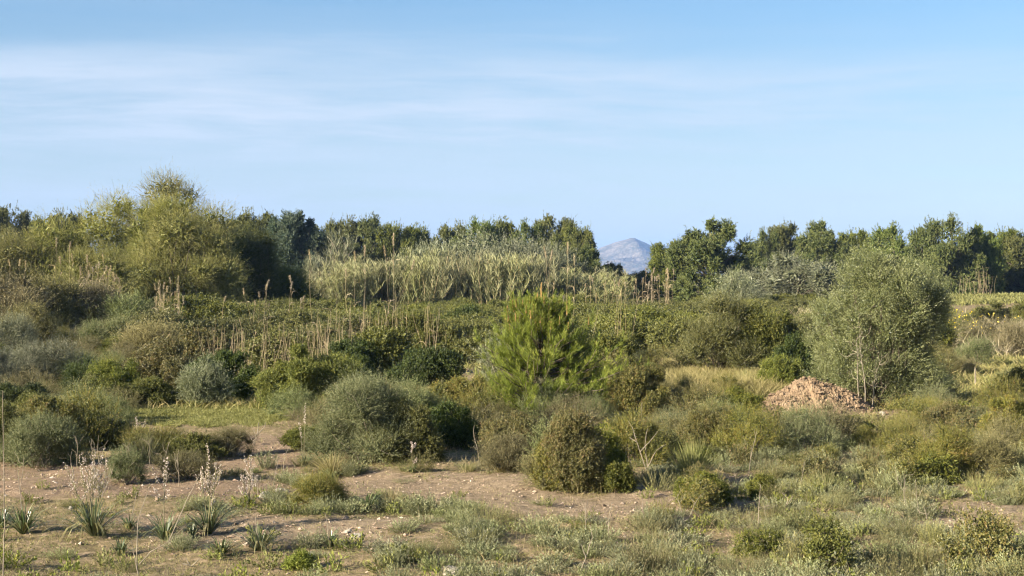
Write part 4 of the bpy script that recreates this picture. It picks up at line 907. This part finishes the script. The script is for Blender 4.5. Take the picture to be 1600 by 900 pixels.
# ------------------------------------------------------------------ low foreground plants, each its own
def everlasting_kind(seed, mat, h=.34, w=.5, n=110, k=16, L=.03, lw=.006, name='everlasting_clump', lean=.55, dead=.0):
    def make():
        rng = np.random.default_rng(seed); r = bpy.data.objects.new(name, None); link(r); tag(r, None, 'clump')
        a = rng.uniform(0, 6.28, n); q = np.sqrt(rng.random(n)); b = np.stack([np.cos(a) * q * w * .28, np.sin(a) * q * w * .28, np.zeros(n) - .01], -1)
        hh = h * rng.uniform(.55, 1.1, n) * (1 - .35 * q ** 2); e = b + np.stack([np.cos(a) * q * w * .3 * lean * 2 * rng.uniform(.6, 1.2, n), np.sin(a) * q * w * .3 * lean * 2 * rng.uniform(.6, 1.2, n), hh], -1) + rng.normal(0, .02, (n, 3))
        P = curve(b, e, 6, rng, .06, -.04); st = MB(); tubes(st, P, .0016, .001, rng.random(n), 3); st.build('stems', M['rush'], r)
        mb = MB(); t = rng.uniform(.12, 1, (n, k)) * 5; i0 = np.minimum(t.astype(int), 4); fr = (t - i0)[..., None]; B = P[np.arange(n)[:, None], i0] * (1 - fr) + P[np.arange(n)[:, None], i0 + 1] * fr
        d = nrm(nrm(P[:, -1] - P[:, 0])[:, None] * 1.1 + nrm(rng.normal(size=(n, k, 3))) * .8); rr = np.clip(rng.normal(.5, .16, (n, 1)) + .06 * (t - 2.5) + rng.normal(0, .1, (n, k)), 0, 1)
        leaves(mb, B.reshape(-1, 3), d.reshape(-1, 3), L * rng.uniform(.6, 1.3, n * k), lw, rr.ravel(), rng); mb.build('leaves', M[mat], r); return r
    return Kind(make)
EK = [everlasting_kind(601, 'lav', .23, .5, 120, 16, .028, .008), everlasting_kind(602, 'lav', .19, .62, 140, 16, .028, .008), everlasting_kind(603, 'greygreen', .22, .42, 100, 16, .03, .009), everlasting_kind(604, 'lav', .32, .46, 100, 16, .028, .008)]
HK = [everlasting_kind(611, 'heath', .24, .5, 130, 14, .022, .006, 'heath_clump', .8), everlasting_kind(612, 'heath', .34, .5, 120, 14, .022, .006, 'heath_clump', .6), everlasting_kind(613, 'greyscrub', .22, .65, 150, 12, .02, .006, 'heath_clump', .9)]
TK = [everlasting_kind(671, 'greyscrub', .15, .5, 150, 14, .022, .009, 'thyme_cushion', .6), everlasting_kind(672, 'lav', .17, .4, 130, 14, .026, .009, 'thyme_cushion', .5)]
RK = [everlasting_kind(673, 'masticrust', .42, .5, 90, 18, .03, .012, 'rockrose_bush', .5), everlasting_kind(674, 'heath', .45, .5, 90, 16, .026, .010, 'rockrose_bush', .6)]
GK = [everlasting_kind(621, 'bright', .14, .2, 18, 9, .035, .011, 'spurge_tuft', .5), everlasting_kind(622, 'masticbright', .16, .26, 26, 10, .03, .012, 'spurge_tuft', .7)]
MK = [bush_kind(631, 'mastic', 'mastic', .7, .45, 9000, .5, 12, .36, 'mastic_shoot'), bush_kind(632, 'masticrust', 'mastic', .8, .5, 9000, .5, 12, .36, 'mastic_shoot')]
SK = [bush_kind(641, 'masticrust', 'fine', 1.3, .75, 22000, .75, 14, .34, 'scrub_bush'), bush_kind(642, 'greygreen', 'fine', 1.3, .7, 22000, .75, 14, .34, 'scrub_bush', woods='barkpale'), bush_kind(643, 'heath', 'fine', 1.4, .6, 20000, .75, 14, .34, 'scrub_bush', woods='barkpale'), bush_kind(644, 'mastic', 'mastic', 1.2, .7, 22000, .75, 14, .36, 'scrub_bush')]
rf = np.random.default_rng(650)
def scatter(kinds, n, box, prob, look, group, smin=.7, smax=1.3, sy=None, mind=.0):
    done = 0; tries = 0; pts = []
    while done < n and tries < n * 40:
        tries += 1
        d0, d1 = CAMH * FPX / (box[3] - HOR), CAMH * FPX / (box[2] - HOR); d = math.sqrt(rf.uniform(d0 ** 2, d1 ** 2)); px = rf.uniform(box[0], box[1]); x = (px - 800) / FPX * d; z = float(hgt(x, d)); py = HOR + (CAMH - z) / d * FPX
        if rf.random() > prob(px, py): continue
        if mind and any((x - a) ** 2 + (d - b) ** 2 < mind ** 2 for a, b in pts): continue
        pts.append((x, d)); s = rf.uniform(smin, smax); i = rf.integers(len(kinds)); o = kinds[i].put((x, d, z), rf.uniform(0, 6.28), (s, s, s * rf.uniform(.8, 1.2)), None, group); later(o, look[i] if isinstance(look, list) else look, px, py); done += 1
def b1(px, py): return float(bare_at(px, py)[0])
right = lambda px, py: (1 - b1(px, py)) ** 2 * (1.0 if px > 1000 else (.55 if py > 815 and px > 600 else .03)) * (1 if not (1050 < px < 1150 and 735 < py < 790) else .2)
scatter(EK, 235, (600, 1680, 668, 945), right, ['grey-green everlasting clump', 'low wide everlasting clump', 'green fine-leaved clump', 'tall grey everlasting clump'], 'everlasting clumps of the foreground scrub', .45, 1.05, mind=.24)
scatter(HK, 150, (700, 1680, 655, 945), lambda px, py: right(px, py) * .8, ['brownish heath clump', 'tall brown heath clump', 'grey heath cushion'], 'heath clumps of the foreground scrub', .45, 1.0, mind=.28)
scatter(EK, 34, (-60, 640, 730, 945), lambda px, py: (1 - b1(px, py)) ** 2 * .6 + .02, ['small grey-green clump', 'low grey cushion', 'small green tuft', 'upright grey clump'], 'small clumps among the asphodels', .35, .8)
scatter(HK, 40, (-60, 1000, 720, 945), lambda px, py: (1 - b1(px, py)) * .6 + .03, ['small brown clump', 'thin brown clump', 'small dead grey cushion'], 'small brown clumps on the bare soil', .3, .7)
scatter(TK, 240, (560, 1680, 690, 945), right, ['low grey-green thyme cushion', 'pale silvery thyme cushion'], 'thyme cushions of the foreground scrub', .45, 1.0, mind=.24)
scatter(RK, 90, (640, 1680, 650, 900), lambda px, py: right(px, py) * .9, ['upright olive rockrose', 'dry brown rockrose'], 'rockroses of the foreground scrub', .45, .95, mind=.5)
scatter(GK, 110, (-60, 1680, 760, 945), lambda px, py: (1 - b1(px, py)) * .9 + .04, ['bright green spurge tuft', 'glossy green leaf tuft'], 'bright green tufts at the front', .6, 1.3)
scatter(EK[:3], 28, (430, 760, 735, 840), lambda px, py: 1.0 if (430 < px < 640 and 780 < py < 805) or (620 < px < 780 and 790 < py < 830) or (430 < px < 560 and 730 < py < 745) else .03, ['grey-green clump of the low strip', 'wide clump of the low strip', 'green clump of the low strip'], 'clumps of the low strip across the bare soil', .5, 1.0)
scatter(MK, 30, (1000, 1680, 680, 900), lambda px, py: (1 - b1(px, py)) * .8, ['small dark mastic shoot', 'small rusty mastic shoot'], 'small mastic shoots in the scrub', .5, 1.1)
def midp(px, py):
    if lawn(np.float64(px), np.float64(py)) > 0 or (190 < px < 460 and 600 < py < 700): return 0
    if 1150 < px < 1370 and 580 < py < 680: return 0
    if 540 < px < 800 and py < 640: return 0
    if 210 < px < 470 and py < 640: return 0
    if 1480 < px and py < 640: return .05
    if 1040 < px < 1200 and 560 < py < 615: return .05
    if py > 705 and px < 1000: return 0
    return (1 - b1(px, py)) ** 1.5
scatter(SK, 270, (-100, 1700, 560, 715), midp, ['rusty low scrub bush', 'grey-green low scrub bush', 'brown dry scrub bush', 'dark green scrub bush'], 'low scrub bushes of the middle ground', .4, 1.1, mind=.6)

# ------------------------------------------------------------------ asphodels
def asphodel(label, px, by, size, stalks, seed, dry=0):
    """stalks: list of (top px, top py, flowering)"""
    rng = np.random.default_rng(seed); x, d, z = gp(px, by); r = root('asphodel_plant', (x, d, z), label, 'plant', 'asphodels at the front')
    n = int(95 * size ** .7); a = rng.uniform(0, 6.28, n); L = .42 * size * rng.uniform(.55, 1.15, n); o = np.stack([np.cos(a), np.sin(a), 0 * a], -1); out = rng.uniform(.25, .95, n)[:, None]; up = np.array([0, 0, 1.]) * np.sqrt(1.05 - out ** 2)
    b = o * .03 * rng.random(n)[:, None]; L = L[:, None]
    P = np.stack([b, b + (o * out * .3 + up * .34) * L, b + (o * out * .62 + up * .62) * L, b + (o * out * .95 + up * .74) * L, b + (o * (out * 1.2 + .05) + up * (.74 - .3 * out)) * L], 1)
    mb = MB(); blades(mb, P, .013, rng.random(n), rng, nrm(np.cross(o, [0, 0, 1.]) + rng.normal(0, .2, (n, 3)))); mb.build('leaves', M['asph'], r)
    m = 12; a = rng.uniform(0, 6.28, m); o = np.stack([np.cos(a), np.sin(a), 0 * a], -1); L = .3 * size; b = 0 * o
    P = np.stack([b, b + o * L * .4 + [0, 0, .14 * size], b + o * L * .8 + [0, 0, .1 * size], b + o * L + [0, 0, .01]], 1); db = MB(); blades(db, P, .02, rng.random(m), rng, nrm(np.cross(o, [0, 0, 1.]))); db.build('dead_leaves', M['heath'], r)
    for tx, ty, fl in stalks:
        e = np.array([(tx - px) / FPX * d, rng.normal(0, .05), (by - ty) / FPX * d]); P = curve(np.zeros((1, 3)), e[None], 12, rng, .012); st = MB(); tubes(st, P, .0065, .003, .5, 5)
        H = e[2]; fb = MB()
        if fl:
            brs = [(P[0], .66, 1.0, 34)]; nb = int(3 + fl * 2) if fl >= 1 else 0
            for q in range(nb):
                i = rng.integers(5, 9); s0 = P[0, i]; aa = rng.uniform(0, 6.28); ln = H * rng.uniform(.18, .34); e2 = s0 + np.array([math.cos(aa) * ln * .5, math.sin(aa) * ln * .5, ln * .9]); Q = curve(s0[None], e2[None], 8, rng, .03, -.06); tubes(st, Q, .004, .002, .5, 4); brs.append((Q[0], .4, 1.0, 13))
            for Q, t0, t1, m in brs:
                t = rng.uniform(t0, t1, m) * (len(Q) - 1); i0 = np.minimum(t.astype(int), len(Q) - 2); C = Q[i0] * (1 - (t - i0))[:, None] + Q[i0 + 1] * (t - i0)[:, None]; dd = nrm(rdir(rng, m) + [0, 0, .3]); C = C + dd * .008
                for p in range(4): leaves(fb, C, nrm(dd + rdir(rng, m) * .75), .017, .006, rng.uniform(.2, 1, m), rng)
        s_o = st.build('flower_stalk' if fl else 'bare_stalk', M['asphstem'] if fl else M['deadwood'], r)
        if fl: fb.build('flowers', M['petal'], s_o)
ASP = [('large asphodel with pale flower spikes and many curved leaves', 146, 838, 1.25, [(104, 722, 1), (124, 712, 1), (150, 700, 2), (168, 718, 1), (138, 735, 1), (158, 740, 1)], 0),
       ('asphodel at the left edge with one bare stalk', 36, 834, 1.0, [(30, 728, 0)], 0), ('asphodel with thin flower spike between two larger ones', 258, 846, .95, [(258, 720, 1)], 0),
       ('asphodel with the curling brown leaves and pink-white spikes', 326, 836, 1.1, [(325, 694, 1), (318, 730, 1), (338, 724, 2), (332, 745, 1)], 0), ('neat green asphodel rosette on the pale soil', 404, 862, .95, [(398, 808, 0)], 0),
       ('small asphodel before the curling one', 346, 868, .62, [], 0), ('very small asphodel tuft below the large one', 188, 868, .5, [], 0), ('small spiky asphodel behind the flower stalks', 202, 826, .5, [(212, 770, 0)], 0),
       ('asphodel in flower behind, right end of the flower row', 388, 790, .45, [(378, 742, 1), (392, 738, 1), (404, 742, 1), (374, 760, 1), (392, 712, 1)], 0), ('thin asphodel tuft right of the neat rosette', 516, 855, .6, [(508, 800, 0)], 0),
       ('tall flowering asphodel at the left of the wide grey-green bush', 476, 728, .5, [(476, 632, 0.01), (468, 660, .01)], 0), ('pale flower spike before the wide grey-green bush', 644, 738, .35, [(644, 690, 1), (650, 718, 1)], 0),
       ('asphodel cut by the left frame edge', 2, 826, .8, [], 0), ('green strappy asphodel in the middle strip', 574, 800, .75, [], 0), ('two-spiked asphodel rising from the scrub before the lawn', 218, 690, .3, [(212, 654, 1), (228, 655, 1)], 0), ('small asphodel clump left of the front rock', 300, 838, .45, [], 0)]
for i, (lab, px, by, sz, stk, _) in enumerate(ASP): asphodel(lab, px, by, sz, stk, 700 + i)

# ------------------------------------------------------------------ rush tussocks
def rush(label, px, by, wpx, hpx, seed, mat='rush', n=420):
    rng = np.random.default_rng(seed); x, d, z = gp(px, by); w = wpx / FPX * d; h = hpx / FPX * d; a = rng.uniform(0, 6.28, n); q = rng.random(n) ** .7
    b = np.stack([np.cos(a) * q * .08, np.sin(a) * q * .08, 0 * a], -1); e = b + np.stack([np.cos(a) * q * w / 2, np.sin(a) * q * w / 2, h * np.sqrt(1.1 - q ** 2 * .8) * rng.uniform(.7, 1, n)], -1)
    mb = MB(); blades(mb, curve(b, e, 4, rng, .03, .04), .006, rng.random(n), rng); o = tag(mb.build('rush_tussock', M[mat]), label, 'tussock'); o.location = (x, d, z)
rush('spiky rush tussock behind the small round mastic', 1082, 752, 96, 74, 801)
rush('dry rush tussock left of the rusty front mastic', 786, 738, 60, 40, 802, 'drygrass')
rush('grey tussock in the middle of the right scrub', 1290, 776, 70, 46, 803, 'rush', 300)
rush('spiky grass tuft in the strip before the wide grey-green bush', 612, 792, 60, 34, 804, 'drygrass', 260)
rush('green grass tuft beside the brown twiggy bush', 228, 722, 60, 50, 805, 'rush', 300)
rush('long dry grass tuft at the foot of the wide grey-green bush', 520, 742, 80, 38, 806, 'drygrass', 300)
rush('straw tussock on the left bank', 88, 520, 90, 50, 807, 'straw', 700)
rush('second straw tussock, nearer the left frame edge', 40, 530, 90, 52, 808, 'straw', 700)
rush('yellow-green soft grass tussock on the left bank', 170, 532, 90, 36, 809, 'drygrass', 700)
rush('green sedge tussock beside the leafy weed', 225, 530, 60, 40, 810, 'grass', 500)
rush('dark sedge tussock right of the young pine', 1165, 606, 60, 34, 811, 'rush', 300)

# leafy weeds behind
for i, (px, by, w, top, lab) in enumerate(((312, 520, 56, 484, 'leafy bright green weed under the tamarisk dome'), (276, 524, 40, 494, 'smaller green weed left of the leafy bright one'), (150, 520, 90, 490, 'green leafy patch on the left bank'), (480, 500, 70, 452, 'light green bush left of the cane foot'))):
    shrub('weed_plant', lab, 'plant', px, by, w, top, 'weed', 'mastic', 16000, 2.0, .34, 12, 820 + i, twig=20)

# ------------------------------------------------------------------ reeds
def reed_kind(seed, plume=True, h=3.0, mat='plume', lv=7):
    def make():
        rng = np.random.default_rng(seed); r = bpy.data.objects.new('reed', None); link(r); tag(r, None, 'reed'); e = np.array([[rng.normal(0, .12), 0, h]])
        P = curve(np.array([[0, 0, -.05]]), e, 10, rng, .015); st = MB(); tubes(st, P, .007, .004, .5, 4); st.build('stem', M['straw'], r)
        if plume:
            pb = MB(); m = 110; t = rng.random(m); C = e + np.array([0, 0, -.12]) + np.stack([t * .05 + rng.normal(0, .02, m), rng.normal(0, .02, m), t * .34], -1); leaves(pb, C, nrm(rdir(rng, m) * .4 + [.3, 0, 1]), .08, .014, rng.random(m), rng); pb.build('plume', M[mat], r)
        if lv:
            lf = MB(); i = rng.integers(2, 9, lv); b = P[0, i]; a = rng.uniform(0, 6.28, lv); o = np.stack([np.cos(a), np.sin(a), 0 * a], -1); Q = np.stack([b, b + o * .1 + [0, 0, .18], b + o * .28 + [0, 0, .2], b + o * .42 + [0, 0, .08]], 1); blades(lf, Q, .02, rng.random(lv), rng); lf.build('leaves', M['straw'], r)
        return r
    return Kind(make)
RP = [reed_kind(901), reed_kind(902, mat='paleplume'), reed_kind(903, mat='plume', lv=3)]; RB = [reed_kind(911, False, lv=4), reed_kind(912, False, lv=0), reed_kind(913, False, lv=2)]
rr2 = np.random.default_rng(920)
def reeds(kinds, lst, look, group):
    for px, top, d in lst:
        x = (px - 800) / FPX * d; z = float(hgt(x, d)); h = (HOR - top) / FPX * d + CAMH - z
        if h < .3: continue
        s = max(.8, min(1.2, d / 60)); h *= rr2.uniform(.86, 1.03); o = kinds[rr2.integers(len(kinds))].put((x, d, z), rr2.uniform(-3, 3), (s, s, h / 3.0), None, group); o.rotation_euler[1] = rr2.normal(0, .09) + (rr2.normal(0, .25) if rr2.random() < .15 else 0); later(o, look, px, HOR + CAMH / d * FPX)
U = rr2.uniform
reeds(RP, [(250 + U(-12, 34), U(440, 470), U(48, 54)) for _ in range(22)], 'dry reed before the tamarisk dome', 'plumed reeds before the tamarisks')
reeds(RP, [(p, t, 56) for p, t in ((78, 372), (106, 380), (114, 398), (40, 410), (94, 402), (130, 404), (172, 415), (168, 408), (36, 405), (22, 398))], 'tall plumed reed by the tamarisks', 'tall plumed reeds on the left bank')
reeds(RP, [(U(120, 190), U(410, 450), U(58, 62)) for _ in range(26)], 'tan reed below the rounded tamarisk', 'reeds below the rounded tamarisk')
reeds(RP, [(p, t, 52) for p, t in ((400, 448), (408, 446), (402, 462), (415, 450), (462, 438), (470, 462), (487, 400), (450, 450), (470, 470), (424, 480), (395, 470), (345, 470), (545, 430), (551, 400), (573, 388), (589, 384), (613, 380), (611, 384), (868, 380), (887, 378), (848, 400), (893, 404), (852, 448), (880, 455))], 'plumed reed above the bank', 'plumed reeds above the bramble bank')
reeds(RP, [(U(998, 1048), U(420, 446), U(86, 92)) for _ in range(22)], 'dark-headed reed', 'plumed reeds below the mountain')
reeds(RP, [(p, t, 84) for p, t in ((935, 440), (942, 446), (952, 438), (962, 436), (972, 440), (978, 446), (988, 444), (994, 438), (920, 442), (926, 436))], 'pale-headed reed', 'plumed reeds below the mountain')
reeds(RB, [(U(325, 560), U(490, 535), U(38, 43)) for _ in range(120)], 'bare dry reed stalk in the bank', 'bare reed stalks of the bramble bank')
reeds(RB, [(U(500, 700), U(455, 505), U(43, 48)) for _ in range(60)], 'bare reed stalk under the cane', 'bare reed stalks below the cane')
reeds(RB, [(U(1090, 1190), U(470, 540), U(38, 41)) for _ in range(30)], 'thin stalk in the bank', 'stalks in the broom-like bush')
reeds(RB, [(p, t, 44) for p, t in ((955, 470), (960, 455), (966, 450), (975, 462), (985, 458), (914, 470), (876, 452), (862, 458))], 'thin leaning reed behind the young pine', 'reeds behind the young pine')
reeds(RB, [(U(1500, 1560), U(408, 440), U(100, 106)) for _ in range(26)], 'pale bare stalk before the right pine wood', 'pale stalks before the right wood')

# ------------------------------------------------------------------ dead branches and single dry stems
def dead(label, name, px, by, segs, seed, r0=.008, group=None):
    """segs: polylines in photo px relative to the foot, all rising from or off the first"""
    rng = np.random.default_rng(seed); x, d, z = gp(px, by); k = d / FPX; mb = MB()
    for line in segs:
        pts = np.array([[(a - px) * k, (j * .01 + rng.normal(0, .02)), (by - b) * k] for j, (a, b) in enumerate(line)]); t = np.linspace(0, len(pts) - 1, len(pts) * 4); P = np.stack([np.interp(t, range(len(pts)), pts[:, c]) for c in range(3)], -1) + rng.normal(0, .002, (len(t), 3)); tubes(mb, P[None], r0, r0 * .35, .5, 5)
    o = tag(mb.build(name, M['deadwood']), label, 'branch', group); o.location = (x, d, z)
dead('thin forked white dead stem at the front left', 'dead_stalk', 216, 905, [[(216, 905), (214, 860), (213, 815), (222, 790), (233, 758)], [(218, 882), (235, 862), (262, 848), (285, 826)], [(217, 895), (208, 865), (204, 845)], [(262, 848), (292, 780), (310, 745)]], 951, .006)
dead('tall thin dry stem along the left frame edge', 'dead_stalk', 6, 905, [[(6, 905), (5, 820), (3, 700), (2, 610)]], 952, .007)
dead('pale dead shrub stems left of the rush tussock', 'dead_shrub', 1010, 735, [[(1010, 735), (1000, 705), (988, 668), (982, 658)], [(1000, 705), (1015, 690), (1028, 675)], [(1010, 735), (1025, 705), (1042, 694)], [(994, 690), (984, 684)], [(1012, 730), (1008, 695), (1012, 670)]], 953, .008)
dead('forked dead branch in the right scrub', 'dead_branch', 1435, 760, [[(1435, 760), (1434, 748), (1420, 738), (1414, 732)], [(1434, 748), (1444, 744)], [(1435, 752), (1428, 744)]], 954, .011)
dead('pale stem rising from the hedge right of the clay heap', 'dead_stalk', 1411, 682, [[(1411, 682), (1409, 660), (1411, 640)], [(1410, 668), (1402, 655)], [(1410, 672), (1420, 660)]], 955, .009)
dead('small bare thorn bush on the path behind the asphodels', 'thorn_bush', 398, 696, [[(398, 696), (400, 680), (392, 664)], [(400, 682), (412, 668), (416, 660)], [(398, 694), (388, 676)], [(402, 680), (404, 660)], [(396, 690), (408, 678)]], 956, .011)
dead('dry leaning stick across the front of the right scrub', 'dead_stick', 905, 898, [[(905, 898), (915, 870), (926, 840), (922, 820)], [(915, 870), (908, 850)]], 957, .006)
dead('bent dry stem in the right scrub', 'dead_stalk', 1226, 800, [[(1226, 800), (1232, 780), (1222, 770)], [(1230, 788), (1240, 775)]], 958, .008)
dead('bare stem standing in the shaded hollow', 'dead_stalk', 1488, 640, [[(1488, 640), (1486, 622), (1488, 616)]], 959, .009)
dead('fence-like pale post on the slope right of the big olive', 'wooden_post', 1524, 605, [[(1524, 605), (1524, 573)]], 960, .03)
dead('low dry branch lying at the front left', 'fallen_branch', 300, 884, [[(285, 880), (300, 884), (318, 892)], [(300, 884), (312, 872)], [(296, 883), (290, 872)]], 961, .008)
for i in range(46):   # thin straight dry stems in the left and centre scrub
    px, by = (rr2.uniform(20, 460), rr2.uniform(700, 780)) if i < 24 else (rr2.uniform(740, 1600), rr2.uniform(680, 850)); h = rr2.uniform(25, 70); l = rr2.normal(0, 9)
    rng = np.random.default_rng(970 + i); x, d, z = gp(px, by); k = d / FPX; mb = MB(); P = curve(np.zeros((1, 3)), np.array([[l * k, 0, h * k]]), 7, rng, .04); tubes(mb, P, .005, .002, .5, 4)
    for q in range(4): b = P[0, rng.integers(2, 6)]; tubes(mb, curve(b[None], (b + np.array([rng.normal(0, .08), rng.normal(0, .08), rng.uniform(.05, .16)]))[None], 4, rng, .1), .003, .0015, .5, 3)
    o = tag(mb.build('dry_twig', M['deadwood']), None, 'stem', 'thin dry stems in the scrub'); o.location = (x, d, z); later(o, 'thin branching dry stem', px, by)
name_pending()
